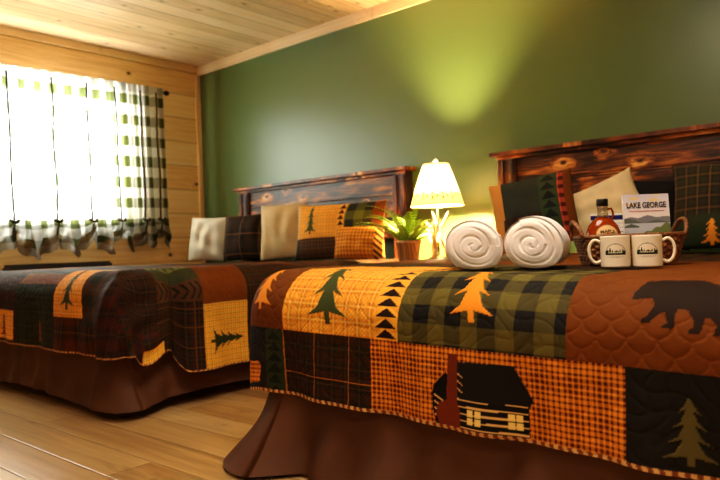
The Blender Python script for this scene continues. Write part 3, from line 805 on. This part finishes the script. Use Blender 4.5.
# ------------------------------------------------------------------ nightstand, lamp, fern
nz = 0.588
oak_m = board_wood('nightstand_wood', 0, 1, 0.12, rgba(90, 52, 26), rgba(140, 88, 46), rgba(176, 120, 70), knot=0.3, groove=0.3)
ns = thing('nightstand', 'wooden nightstand between the two beds under lamp and fern', 'nightstand', (2.665, -0.325, 0))
MB().box((0, 0, nz - 0.014), (0.46, 0.55, 0.028), 0.005).build('top', oak_m, ns)
MB().box((0, 0.005, nz - 0.128), (0.42, 0.50, 0.20), 0.004).build('case', oak_m, ns)
dr = MB().box((0, -0.254, nz - 0.125), (0.38, 0.016, 0.15), 0.004).build('drawer', oak_m, ns)
MB().lathe([(0.0, 0.0), (0.008, 0.0), (0.007, 0.012), (0.015, 0.02), (0.012, 0.03), (0.0, 0.032)], 16).build('knob', iron_m, dr, (0, -0.262, nz - 0.125), (PI / 2, 0, 0))
for sx in (-1, 1):
    for sy in (-1, 1):
        MB().box((sx * 0.185, sy * 0.215 + 0.005, (nz - 0.228) / 2), (0.045, 0.045, nz - 0.228), 0.004).build('leg', oak_m, ns)
MB().box((0, 0.005, 0.15), (0.34, 0.34, 0.02), 0.003).build('shelf', oak_m, ns)

LX, LY = on_bed(438.5, -0.30)
lamp = thing('table_lamp', 'lit table lamp with antler base and tree border shade', 'lamp', (LX, LY, nz + 0.001))
antler_m = plain('antler_horn', rgba(196, 164, 108), 0.55, nscale=25, namt=0.35)
bronze_m = plain('dark_bronze', rgba(52, 38, 24), 0.45, 0.5)
MB().lathe([(0.0, 0.0), (0.065, 0.0), (0.067, 0.010), (0.058, 0.020), (0.032, 0.026), (0.0, 0.028)], 28).build('base', bronze_m, lamp)
for k in range(3):
    a0 = k * 2 * PI / 3 + 0.5; ca, sa = math.cos(a0), math.sin(a0)
    def pp(r, z, tw): return (r * math.cos(a0 + tw), r * math.sin(a0 + tw), z)
    m = MB().tube([pp(0.052, 0.018, 0), pp(0.047, 0.06, 0.25), pp(0.030, 0.11, 0.6), pp(0.020, 0.16, 1.1), pp(0.030, 0.21, 1.8), pp(0.050, 0.255, 2.1), pp(0.060, 0.285, 2.2)], [0.014, 0.013, 0.0125, 0.011, 0.009, 0.006, 0.002], 10)
    m.tube([pp(0.040, 0.085, 0.4), pp(0.065, 0.115, 0.35), pp(0.085, 0.155, 0.3), pp(0.088, 0.185, 0.28)], [0.011, 0.009, 0.006, 0.0015], 8)
    m.tube([pp(0.026, 0.20, 1.6), pp(0.052, 0.205, 1.3), pp(0.078, 0.235, 1.15)], [0.008, 0.006, 0.0015], 8)
    m.build('antler', antler_m, lamp)
MB().tube([(0, 0, 0.022), (0, 0, 0.36)], 0.006, 10).build('pole', bronze_m, lamp)
sz0, sz1 = 0.318, 0.562
th = np.linspace(0, 2 * PI, 192, endpoint=False); vv = np.linspace(0, 1, 44)
TH, VV = np.meshgrid(th, vv, indexing='ij')
rad = 0.154 + (0.074 - 0.154) * VV ** 1.12
Psh = np.stack([rad * np.cos(TH), rad * np.sin(TH), sz0 + (sz1 - sz0) * VV], -1)
Csh = np.empty(TH.shape + (3,)); Csh[:] = rgb(236, 220, 176)
arc = (TH / (2 * PI) * 15) % 1
bd = Canvas(arc, VV)
band = VV < 0.30 + 0.03 * np.sin(TH * 15 * 1.0)
Csh[band] = rgb(186, 150, 90)
for i in range(2):
    mt = inpoly(arc, VV, tree_poly(0.28 + 0.45 * i, 0.10 + 0.06 * i, 0.40 - 0.10 * i, 0.17, 3)); Csh[mt] = rgb(40, 26, 10)
Csh[VV < 0.035] = rgb(170, 130, 70); Csh[VV > 0.97] = rgb(190, 150, 90)
def shade_mat():
    N = NT('parchment_shade'); a = N.n('ShaderNodeVertexColor', {'layer_name': 'Col'}).outputs[0]
    tc = N.n('ShaderNodeTexCoord').outputs['Object']; no = N.noise(tc, 90.0, 3.0)
    f = N.math('MULTIPLY_ADD', no, 0.16, 0.92); col = N.mix(1.0, a, N.comb(f, f, f), 'MULTIPLY')
    d = N.n('ShaderNodeBsdfDiffuse', Color=col); t = N.n('ShaderNodeBsdfTranslucent', Color=col)
    m = N.n('ShaderNodeMixShader', i0=0.028, i1=d.outputs[0], i2=t.outputs[0]); N.t.links.new(m.outputs[0], N.out.inputs[0]); return N.m
sh = grid_obj('lamp_shade', Psh, shade_mat(), lamp, Csh, closed_u=True)
MB().tube([(-0.075, 0, 0.552), (0.075, 0, 0.552)], 0.002, 6).tube([(0, -0.075, 0.552), (0, 0.075, 0.552)], 0.002, 6).tube([(0, 0, 0.35), (0.055, 0, 0.40), (0.05, 0, 0.49), (0, 0, 0.552)], 0.0022, 6).tube([(0, 0, 0.35), (-0.055, 0, 0.40), (-0.05, 0, 0.49), (0, 0, 0.552)], 0.0022, 6).build('harp', bronze_m, lamp)
MB().lathe([(0.0, 0.555), (0.008, 0.556), (0.006, 0.566), (0.013, 0.576), (0.012, 0.586), (0.0, 0.596)], 16).build('finial', plain('ivory_finial', rgba(236, 222, 186), 0.4), lamp)
N = NT('glowing_bulb'); em = N.n('ShaderNodeEmission', Color=(1.0, 0.68, 0.31, 1), Strength=9500.0); N.t.links.new(em.outputs[0], N.out.inputs[0])
MB().lathe([(0.0, 0.352), (0.013, 0.356), (0.014, 0.375), (0.028, 0.405), (0.031, 0.43), (0.022, 0.455), (0.0, 0.464)], 20).build('bulb', N.m, lamp)

pot = thing('potted_fern', 'bright green fern in small ribbed brown pot on the nightstand', 'plant', (*on_bed(408, -0.515), nz + 0.001))
pt = MB().lathe([(0.0, 0.0), (0.052, 0.0), (0.055, 0.004), (0.068, 0.105), (0.073, 0.108), (0.074, 0.124), (0.066, 0.124), (0.063, 0.108), (0.0, 0.104)], 40)
pt.build('pot', board_wood('ribbed_clay_pot', 2, 0, 0.012, rgba(120, 82, 44), rgba(164, 120, 70), rgba(192, 150, 98), knot=0, groove=0.5, gw=0.004), pot)
fern_m = plain('fern_green', rgba(150, 186, 62), 0.55, nscale=30, namt=0.3)
rf = random.Random(5)
for k in range(46):
    a0 = k * 2.399 + rf.uniform(-0.2, 0.2); L = rf.uniform(0.25, 0.35); rise = rf.uniform(0.75, 1.5)
    L *= 1 - 0.58 * max(0.0, math.cos(a0 - 1.0)) - 0.25 * max(0.0, -math.cos(a0 + 0.6))
    m = MB(); n_ = 16; d = Vector((math.cos(a0), math.sin(a0), 0)); side = Vector((-math.sin(a0), math.cos(a0), 0))
    pts = []; ang = rise; p_ = Vector((0.02 * d.x, 0.02 * d.y, 0.10))
    for i in range(n_ + 1):
        pts.append(p_.copy()); p_ = p_ + (d * math.cos(ang) + Vector((0, 0, 1)) * math.sin(ang)) * (L / n_)
        ang -= (rise + 0.5) / n_ * 1.0 * (i / n_ + 0.4)
    m.tube(pts, [0.0022 * (1 - 0.8 * i / n_) for i in range(n_ + 1)], 5)
    for i in range(2, n_):
        lw = 0.027 * math.sin(PI * (0.18 + 0.80 * i / n_)) ** 0.8
        tng = (pts[i + 1] - pts[i]).normalized()
        for s in (-1, 1):
            b0 = pts[i]; e = b0 + side * s * lw + tng * lw * 0.45 + Vector((0, 0, -lw * 0.25)); mid = (b0 + e) / 2
            wd = tng * 0.0062
            vs = [m.bm.verts.new(b0 - wd * 0.4), m.bm.verts.new(mid - wd), m.bm.verts.new(e), m.bm.verts.new(mid + wd + Vector((0, 0, 0.002))), m.bm.verts.new(b0 + wd * 0.4)]
            m.bm.faces.new(vs)
    m.build('frond', fern_m, pot)

# ------------------------------------------------------------------ rolled towels
def towel_mat():
    N = NT('white_terry'); tc = N.n('ShaderNodeTexCoord').outputs['Object']
    no = N.noise(tc, 330.0, 3.0, 0.7); lo = N.noise(tc, 18.0, 3.0)
    h = N.math('ADD', no, N.math('MULTIPLY', lo, 0.5))
    col = N.mix(lo, rgba(250, 238, 230), rgba(255, 250, 244))
    b = N.bsdf(Base_Color=col, Roughness=0.95, Normal=N.bump(h, 0.6, 0.004)); b.inputs['Sheen Weight'].default_value = 0.4
    return N.m
terry = towel_mat()
def towel(label, loc, rotz, R0, L, turns, seed, spin):
    """a long folded strip wound into a roll, lying on its side along local y"""
    nth = 176
    th = np.linspace(0, 2 * PI, nth, endpoint=False)
    pitch = R0 / turns
    rf_ = np.linspace(0, 1, 66) ** 0.9 * R0                       # front face, then body, then rear face
    yb = np.linspace(-1, 1, 44)[1:-1]
    rows = [(q, 'f') for q in rf_] + [(y, 'b') for y in yb] + [(q, 'r') for q in rf_[::-1]]
    P = np.empty((nth, len(rows), 3))
    warp = 1 + 0.05 * np.sin(2 * th + seed) + 0.03 * np.sin(3 * th + seed * 2)
    lipy = np.exp(-(((th - spin + PI) % (2 * PI) - PI) / 0.10) ** 2)   # loose outer edge of the strip
    step = 0.005 * (((th - spin) % (2 * PI)) / (2 * PI))
    for k, (v, kind) in enumerate(rows):
        if kind == 'b':
            rr = R0 * (1 + 0.012 * np.sin(v * 7 + seed + th) + 0.010 * (1 - v * v)) + step + 0.003 * np.sin(th * 2 + v * 3)
            yy = v * L / 2 * np.ones(nth)
        else:
            q = v / R0
            ph = (v / pitch * (1 + 0.10 * np.sin(th + seed) + 0.05 * np.sin(2 * th)) - (th - spin) / (2 * PI)) % 1
            d = np.minimum(ph, 1 - ph)
            groove = np.exp(-(d / 0.13) ** 2) * (0.55 + 0.45 * np.sin(th * 1.5 + v * 90 + seed)) * min(1, q * 3 + 0.35)
            round_ = 0.020 * (1 - math.sqrt(max(0.0, 1 - max(0.0, (q - 0.72) / 0.28) ** 2)))
            puff = 0.006 * np.sin(v * 70 + th + seed) - 0.004 * np.cos(th * 2 + v * 30)
            yy = (L / 2 + 0.008 * (1 - q) - round_ - 0.0058 * groove * (1 - q ** 8) + puff * 0.6 * q * (1 - q ** 6)) * (-1 if kind == 'f' else 1)
            rr = v * (1 + (step + 0.003 * np.sin(th * 2 + (-3 if kind == 'f' else 3))) / R0 * q ** 3)
        P[:, k, 0] = rr * np.cos(th) * 1.05; P[:, k, 2] = rr * np.sin(th) * 0.97; P[:, k, 1] = yy
    z = P[..., 2]; zb = -R0 * 0.93                                   # settles into a flat underside
    P[..., 2] = np.where(z < zb + 0.012, zb + np.maximum(z - zb + 0.012, 0) * 0.5, z) - zb
    o = grid_obj('rolled_towel', P, terry, None, None, closed_u=True)
    o.location = loc; o.rotation_euler = (0, 0, rotz)
    return tag(o, label, 'towel', None)
def towel_at(px, depth, rotz, L, z):
    d = Vector((-0.65818, 0.75280)) + Vector((0.75211, 0.65803)) * ((px - 360) / 666.5)
    return (4.8835 + d.x * depth - math.sin(rotz) * L / 2, -3.5103 + d.y * depth + math.cos(rotz) * L / 2, z)
towel('left rolled white towel on the near bed, in front of the lamp', towel_at(473, 1.84, 0.53, 0.26, 0.6125), 0.53, 0.072, 0.26, 3.4, 3, 0.4)
towel('right rolled white towel on the near bed, beside the wicker basket', towel_at(532, 1.80, 0.34, 0.235, 0.6105), 0.34, 0.073, 0.235, 3.3, 8, 2.0)

# ------------------------------------------------------------------ basket and what is in it
CAMR = Vector((0.7521, 0.6580, 0)).normalized(); CAMF = Vector((-0.6580, 0.7528, 0)).normalized()
YAW = math.atan2(CAMR.y, CAMR.x)
Cc_ = Vector((4.8835, -3.5103, 0.6902))
def wicker_mat():
    N = NT('dark_wicker'); tc = N.n('ShaderNodeTexCoord').outputs['Object']; no = N.noise(tc, 90.0, 3.0)
    col = N.ramp(no, [(0.3, rgba(70, 38, 18)), (0.55, rgba(130, 80, 40)), (0.75, rgba(184, 126, 72))])
    N.bsdf(Base_Color=col, Roughness=0.55, Normal=N.bump(no, 0.3, 0.002)); return N.m
wick = wicker_mat()
bk = thing('wicker_basket', 'dark woven wicker basket holding syrup bottle and booklets', 'basket', (4.168, -1.461, 0.610), YAW)
nu, nv = 240, 40
th = np.linspace(0, 2 * PI, nu, endpoint=False); v = np.linspace(0, 1, nv)
TH, V = np.meshgrid(th, v, indexing='ij')
def bshape(TH, V, off):
    fl = 0.86 + 0.14 * V
    ax, ay = 0.158 * fl, 0.088 * fl
    cs, sn = np.cos(TH), np.sin(TH)
    sq = (np.abs(cs) ** 3 + np.abs(sn) ** 3) ** (-1 / 3)
    return np.stack([(ax * sq + off) * cs, (ay * sq + off) * sn, 0.001 + 0.082 * V], -1)
rows = 9
wv = 0.0032 * np.sin(TH * 30 + PI * np.floor(V * rows)) * np.sin((V * rows % 1) * PI) ** 0.5
outer = bshape(TH, V, wv); inner = bshape(TH, V[:, ::-1], wv[:, ::-1] - 0.008); inner[..., 2] = np.maximum(inner[..., 2], 0.006)
grid_obj('woven_side', np.concatenate([outer, inner], 1), wick, bk, None, closed_u=True)
bmn = MB(); rg = [bmn.bm.verts.new(p) for p in bshape(th[::4], np.zeros(60), -0.009)]
for q_ in rg: q_.co.z = 0.004
bmn.bm.faces.new(rg); bmn.build('bottom', wick, bk)
rim = MB(); pr = bshape(th[::4], np.ones(60), -0.004); pr = np.vstack([pr, pr[:1]])
rim.tube([tuple(p) for p in pr], 0.0062, 8, cap=False); rim.build('rim', wick, bk)
for s in (-1, 1):
    m = MB(); ar = [(s * (0.150 + 0.016 * math.sin(a)), 0.045 * math.cos(a), 0.078 + 0.050 * math.sin(a)) for a in np.linspace(0, PI, 15)]
    m.tube(ar, 0.0065, 8)
    for k in range(4): m.tube([(p[0] + 0.003 * math.sin(i * 2.2 + k * PI / 2), p[1], p[2] + 0.003 * math.cos(i * 2.2 + k * PI / 2)) for i, p in enumerate(ar)], 0.0042, 6)
    m.build('handle', wick, bk)
def in_basket(lx, ly, lz=0.008): return bk.location + Vector((math.cos(YAW) * lx - math.sin(YAW) * ly, math.sin(YAW) * lx + math.cos(YAW) * ly, lz))

bot = thing('syrup_bottle', 'amber maple syrup bottle with black cap standing in the basket', 'bottle', in_basket(-0.083, -0.022), YAW)
N = NT('amber_syrup_glass'); b_ = N.bsdf(Base_Color=rgba(176, 70, 14), Roughness=0.06); b_.inputs['Transmission Weight'].default_value = 0.55; b_.inputs['IOR'].default_value = 1.4
amber = N.m
N = NT('clear_neck_glass'); b_ = N.bsdf(Base_Color=rgba(236, 216, 180), Roughness=0.05); b_.inputs['Transmission Weight'].default_value = 0.8; b_.inputs['IOR'].default_value = 1.35
clear = N.m
MB().lathe([(0.0, 0.0), (0.034, 0.0), (0.041, 0.006), (0.049, 0.03), (0.0525, 0.062), (0.051, 0.085), (0.043, 0.107), (0.030, 0.123), (0.018, 0.132), (0.0, 0.134)], 40, sy=0.72).build('glass_body', amber, bot)
MB().lathe([(0.0, 0.1345), (0.0172, 0.1345), (0.0150, 0.142), (0.0145, 0.160), (0.0165, 0.162), (0.0165, 0.165), (0.0, 0.165)], 28).build('neck', clear, bot)
MB().tube([(0.0155, 0, 0.156), (0.026, 0, 0.158), (0.031, 0, 0.148), (0.031, 0, 0.136), (0.027, 0, 0.125)], 0.0035, 8).build('finger_loop', amber, bot)
MB().lathe([(0.0, 0.1655), (0.0168, 0.1655), (0.0172, 0.184), (0.0158, 0.187), (0.0, 0.1875)], 30).build('cap', plain('black_plastic_cap', rgba(18, 17, 18), 0.35), bot)
# round label lying on the curved front of the bottle
lu, lv = np.meshgrid(np.linspace(-0.034, 0.034, 40), np.linspace(-0.032, 0.032, 40), indexing='ij')
def bot_front(x, z):
    zr = np.array([0.0, 0.006, 0.03, 0.062, 0.085, 0.107, 0.123, 0.132]); rr = np.array([0.034, 0.041, 0.049, 0.0525, 0.051, 0.043, 0.030, 0.018])
    r = np.interp(z, zr, rr); return -0.72 * np.sqrt(np.maximum(r ** 2 - x ** 2, 0)) - 0.0008
rr_ = np.maximum(np.abs(lu) / 0.034, np.abs(lv) / 0.032); hh = np.hypot(lu / 0.034, lv / 0.032) + 1e-9
lx_ = lu * rr_ / hh; lz_ = 0.078 + lv * rr_ / hh
PL = np.stack([lx_, bot_front(lx_, lz_), lz_], -1)
lc = Canvas(lx_, lz_); lc.C[:] = rgb(228, 188, 130); lc.C[np.hypot(lx_ / 0.034, (lz_ - 0.078) / 0.032) > 0.92] = rgb(150, 84, 40)
leaf = [(0, .028), (.004, .018), (.009, .021), (.008, .012), (.017, .012), (.013, .006), (.018, .001), (.009, -.003), (.010, -.009), (.002, -.006), (.001, -.014), (-.001, -.014), (-.002, -.006), (-.010, -.009), (-.009, -.003), (-.018, .001), (-.013, .006), (-.017, .012), (-.008, .012), (-.009, .021), (-.004, .018)]
lc.poly([(a * 0.9, 0.066 + b * 0.9) for a, b in leaf], rgb(206, 84, 26))
label_m = cloth_vc('printed_label_paper', rough=0.5, nscale=200.0, bump=0.02, amt=0.04, sheen=0.0)
lab = grid_obj('label', PL, label_m, bot, lc.C)
ink_br = plain('brown_ink', rgba(70, 34, 14), 0.6); ink_dk = plain('dark_grey_ink', rgba(44, 40, 46), 0.6); ink_red = plain('red_ink', rgba(190, 92, 70), 0.6)
tx = text_mesh('lettering', 'MAPLE', 0.013, ink_br, lab, (0, 0, 0), (0, 0, 0), off=0.0002, width=0.042)
for v_ in tx.data.vertices:                                        # wrap the word round the bottle
    zz_ = 0.0900 + v_.co.y - 6.0 * v_.co.x ** 2
    v_.co = (v_.co.x, float(bot_front(v_.co.x, zz_)) - 0.0009 - max(0.0, v_.co.z), zz_)
tx.data.update()

def booklet(name, label, loc, rotz, w, h, t, paint, lean, res=0.0016):
    o = thing(name, label, 'booklet', loc, rotz)
    o.rotation_euler = (-lean, 0, rotz)
    MB().box((0, t / 2 + 0.0006, h / 2), (w - 0.002, t - 0.0008, h - 0.002), 0.0006).build('pages', plain('white_page_edge', rgba(232, 222, 206), 0.7), o)
    X, Z = np.meshgrid(np.linspace(0, w, int(w / res)), np.linspace(0, h, int(h / res)), indexing='ij')
    cv = Canvas(X, Z); paint(cv, w, h)
    grid_obj('front_cover', np.stack([X - w / 2, np.zeros_like(X) - 0.0002, Z], -1), label_m, o, cv.C)
    return o
def p_lake(cv, w, h):
    X, Z = cv.X / w, 1 - (h - cv.Y) / 0.178
    t = np.clip((Z - 0.5) / 0.5, 0, 1)[..., None]
    cv.C[:] = rgb(236, 222, 206) * (1 - t) + rgb(206, 200, 214) * t
    cl = (np.sin(X * 9 + Z * 23) * np.sin(X * 5 - Z * 31 + 1) > 0.35) & (Z > 0.8); cv.C[cl] = rgb(226, 200, 150)
    m1 = Z < 0.58 + 0.055 * np.exp(-((X - 0.52) / 0.16) ** 2) + 0.03 * np.exp(-((X - 0.15) / 0.12) ** 2) + 0.035 * np.exp(-((X - 0.9) / 0.15) ** 2)
    cv.C[m1] = rgb(124, 124, 128)
    m2 = Z < 0.53 + 0.05 * np.clip((0.35 - X) / 0.35, 0, 1) + 0.02 * np.sin(X * 11); cv.C[m2] = rgb(96, 100, 92)
    lake = (Z < 0.50) ; cv.C[lake] = rgb(186, 186, 192)
    isl = Z < 0.50 - 0.10 * np.abs(X - 0.15) ** 0.8 * 2; cv.C[isl & (X < 0.32) & (Z > 0.43)] = rgb(88, 96, 80)
    g2 = (Z < 0.34 + 0.16 * np.clip((X - 0.45) / 0.5, 0, 1) + 0.015 * np.sin(X * 30)) & (X > 0.42) & (Z > 0.24 - 0.1 * X); cv.C[g2] = rgb(112, 120, 74)
    g3 = Z < 0.30; cv.C[g3] = rgb(74, 84, 58)
bl = booklet('lake_booklet', 'lake booklet with mountain cover standing in the basket', in_basket(0.067, 0.012, 0.050), YAW, 0.140, 0.158, 0.012, p_lake, 0.08)
text_mesh('lettering', 'LAKE GEORGE', 0.024, ink_dk, bl, (0.0, -0.0008, 0.124), off=0.0006, width=0.120)
MB().box((0.0, -0.0006, 0.1065), (0.105, 0.0008, 0.0016)).build('underline', ink_red, bl)
def p_card(cv, w, h):
    cv.C[:] = rgb(236, 228, 214)
    cv.rect(0, w, h * 0.865, h * 0.965, f_solid(rgb(30, 32, 92)))
    for k in range(5): cv.rect(w * 0.45, w * (0.86 - 0.08 * (k % 2)), h * (0.60 + k * 0.045), h * (0.615 + k * 0.045), f_solid(rgb(150, 140, 128)))
booklet('leaflet', 'white leaflet with dark blue top band behind the syrup bottle', in_basket(-0.034, 0.050), YAW, 0.115, 0.146, 0.004, p_card, 0.06)

# ------------------------------------------------------------------ mugs
mug_ceramic = cloth_vc('glazed_cream_ceramic', rough=0.18, nscale=40.0, bump=0.0, amt=0.02, sheen=0.0, spec=0.5)
def mug(label, loc, rotz, hand):
    o = thing('mug', label, 'mug', loc, rotz)
    r, hgt = 0.0385, 0.086
    th = np.linspace(0, 2 * PI, 300, endpoint=False)
    zo = np.concatenate([[0.0, 0.0006], np.linspace(0.003, hgt - 0.003, 66), [hgt - 0.001, hgt]])
    ro = np.concatenate([[0.0, r - 0.004], np.full(66, r), [r - 0.0006, r - 0.0018]])
    zi = np.concatenate([[hgt - 0.001], np.linspace(hgt - 0.004, 0.008, 12), [0.006]]); ri = np.concatenate([[r - 0.003], np.full(12, r - 0.0036), [0.0]])
    zz = np.concatenate([zo, zi]); rr = np.concatenate([ro, ri])
    TH, Z = np.meshgrid(th, zz, indexing='ij'); _, RR = np.meshgrid(th, rr, indexing='ij')
    P = np.stack([RR * np.cos(TH), RR * np.sin(TH), Z], -1)
    s = ((TH + PI / 2 + PI) % (2 * PI) - PI) * r                      # arc distance from the front
    C = np.empty(TH.shape + (3,)); C[:] = rgb(238, 222, 192)
    outm = np.zeros(TH.shape, bool); outm[:, :70] = True
    zc = 0.040; dk = rgb(30, 38, 28); s = s / 1.28; rad = np.hypot(s / 0.0205, (Z - zc) / 0.024)
    ringm = outm & (np.abs(rad - 1) < 0.035) & (Z > zc - 0.004); C[ringm] = rgb(110, 100, 84)
    hill = outm & (np.abs(s) < 0.0215) & (Z > zc - 0.0035) & (Z < zc + 0.0035 + 0.003 * np.sin(s * 330 + 1)); C[hill] = rgb(40, 62, 36)
    for (c0, hh, w) in ((-0.016, 0.011, 0.005), (-0.011, 0.0155, 0.006), (-0.006, 0.009, 0.0045), (0.001, 0.008, 0.005), (0.009, 0.010, 0.005), (0.015, 0.012, 0.0055), (0.005, 0.006, 0.004)):
        m = outm & inpoly(s, Z, tree_poly(c0, zc - 0.001, hh, w, 3)); C[m] = dk
    bar = outm & (np.abs(s) < 0.0215) & (Z > zc - 0.0055) & (Z < zc - 0.0015); C[bar] = rgb(28, 30, 28)
    wl_ = outm & (np.abs(s) < 0.015) & (Z > zc - 0.0005) & (Z < zc + 0.0025) & (np.sin(s * 2100) > -0.4); C[wl_] = rgb(214, 206, 176)
    for k, (wd, dz) in enumerate(((0.018, 0.0095), (0.013, 0.0125))):
        m = outm & (np.abs(s) < wd) & (np.abs(Z - (zc - dz)) < 0.0008) & (np.sin(s * 1700) > -0.3); C[m] = rgb(130, 120, 104)
    grid_obj('cup', P, mug_ceramic, o, C, closed_u=True)
    hx = hand
    pts = [(hx * (r - 0.0015), 0, hgt * 0.80), (hx * (r + 0.013), 0, hgt * 0.88), (hx * (r + 0.025), 0, hgt * 0.76), (hx * (r + 0.029), 0, hgt * 0.52), (hx * (r + 0.024), 0, hgt * 0.28), (hx * (r + 0.012), 0, hgt * 0.15), (hx * (r - 0.0015), 0, hgt * 0.22)]
    # smooth the handle path
    P_ = np.array(pts); tt = np.linspace(0, len(pts) - 1, 26); sm = []
    for t in tt:
        i = min(int(t), len(pts) - 2); f = t - i; p0, p1, p2, p3 = P_[max(i - 1, 0)], P_[i], P_[i + 1], P_[min(i + 2, len(pts) - 1)]
        sm.append(tuple(0.5 * ((2 * p1) + (-p0 + p2) * f + (2 * p0 - 5 * p1 + 4 * p2 - p3) * f ** 2 + (-p0 + 3 * p1 - 3 * p2 + p3) * f ** 3)))
    hd = MB().tube(sm, 0.0044, 12)
    for v_ in hd.bm.verts: v_.co.y *= 1.25
    hd.build('handle', plain('cream_handle_glaze', rgba(238, 222, 192), 0.2, nscale=20, namt=0.02), o)
def cam_at(px, depth, z):
    d = CAMF + CAMR * ((px - 360) / 666.52); p = Cc_ + d * depth; return (p.x, p.y, z)
m1 = cam_at(614.5, 1.82, 0.6075); m2 = cam_at(646.5, 1.80, 0.6070)
mug('left cream mug with pine tree logo, handle pointing to the towels', m1, YAW - 0.34, -1)
mug('right cream mug with pine tree logo, handle pointing to the right edge', m2, YAW - 0.40, 1)

# ------------------------------------------------------------------ lights
def area(name, loc, rot, sx, sy, power, col, spread=None):
    l = bpy.data.lights.new(name, 'AREA'); l.shape = 'RECTANGLE'; l.size = sx; l.size_y = sy; l.energy = power; l.color = col
    o = bpy.data.objects.new(name, l); COL.objects.link(o); o.location = loc; o.rotation_euler = rot; return o
W = bpy.data.worlds.new('daylight'); SC.world = W; W.use_nodes = True
wn = W.node_tree; wn.nodes.clear()
sky = wn.nodes.new('ShaderNodeTexSky'); sky.sky_type = 'HOSEK_WILKIE'; sky.turbidity = 6.0; sky.sun_direction = (0.5, -0.6, 0.62)
mixn = wn.nodes.new('ShaderNodeMix'); mixn.data_type = 'RGBA'; mixn.inputs[0].default_value = 0.75
mixn.inputs[7].default_value = (0.93, 0.97, 1.0, 1)
bg = wn.nodes.new('ShaderNodeBackground'); bg.inputs[1].default_value = 52.0
wo = wn.nodes.new('ShaderNodeOutputWorld')
wn.links.new(sky.outputs[0], mixn.inputs[6]); wn.links.new(mixn.outputs[2], bg.inputs[0]); wn.links.new(bg.outputs[0], wo.inputs[0])
po = area('window_portal', (-0.14, ym, zm), (0, -PI / 2, 0), WZ1 - WZ0, WY1 - WY0, 1.0, (1, 1, 1)); po.data.cycles.is_portal = True
# unseen area lights added under the ceiling as soft fill
area('ceiling_fill', (4.1, -2.3, H - 0.06), (0, 0, 0), 0.9, 0.9, 42, (1.0, 0.86, 0.69))
area('camera_side_fill', (5.2, -3.9, H - 0.06), (0, 0, 0), 0.7, 0.7, 22, (1.0, 0.87, 0.72))  # added near the camera to brighten towels and mugs

# ------------------------------------------------------------------ camera
cam = bpy.data.cameras.new('camera'); co = bpy.data.objects.new('camera', cam); COL.objects.link(co); SC.camera = co
cam.sensor_width = 36.0; cam.lens = 666.5235 / 720 * 36
yw, pt_, rl = map(math.radians, (41.1634, 0.5391, -2.0898))
Fv = Vector((-math.sin(yw) * math.cos(pt_), math.cos(yw) * math.cos(pt_), math.sin(pt_)))
Rv = Vector((math.cos(yw), math.sin(yw), 0)); Uv = Rv.cross(Fv)
Rr = Rv * math.cos(rl) + Uv * math.sin(rl); Uu = -Rv * math.sin(rl) + Uv * math.cos(rl)
Mx = Matrix(((Rr.x, Uu.x, -Fv.x), (Rr.y, Uu.y, -Fv.y), (Rr.z, Uu.z, -Fv.z)))
co.matrix_world = Matrix.Translation((4.8835, -3.5103, 0.6902)) @ Mx.to_4x4()
cam.dof.use_dof = True; cam.dof.focus_distance = 1.85; cam.dof.aperture_fstop = 4.5
cam.clip_start = 0.05
SC.view_settings.view_transform = 'Standard'
SC.view_settings.look = 'None'
SC.view_settings.exposure = 0.0
SC.view_settings.use_curve_mapping = True
cm = SC.view_settings.curve_mapping; cc = cm.curves[3]
for p in ((0.03, 0.020), (0.20, 0.20)): cc.points.new(*p)
cm.update()
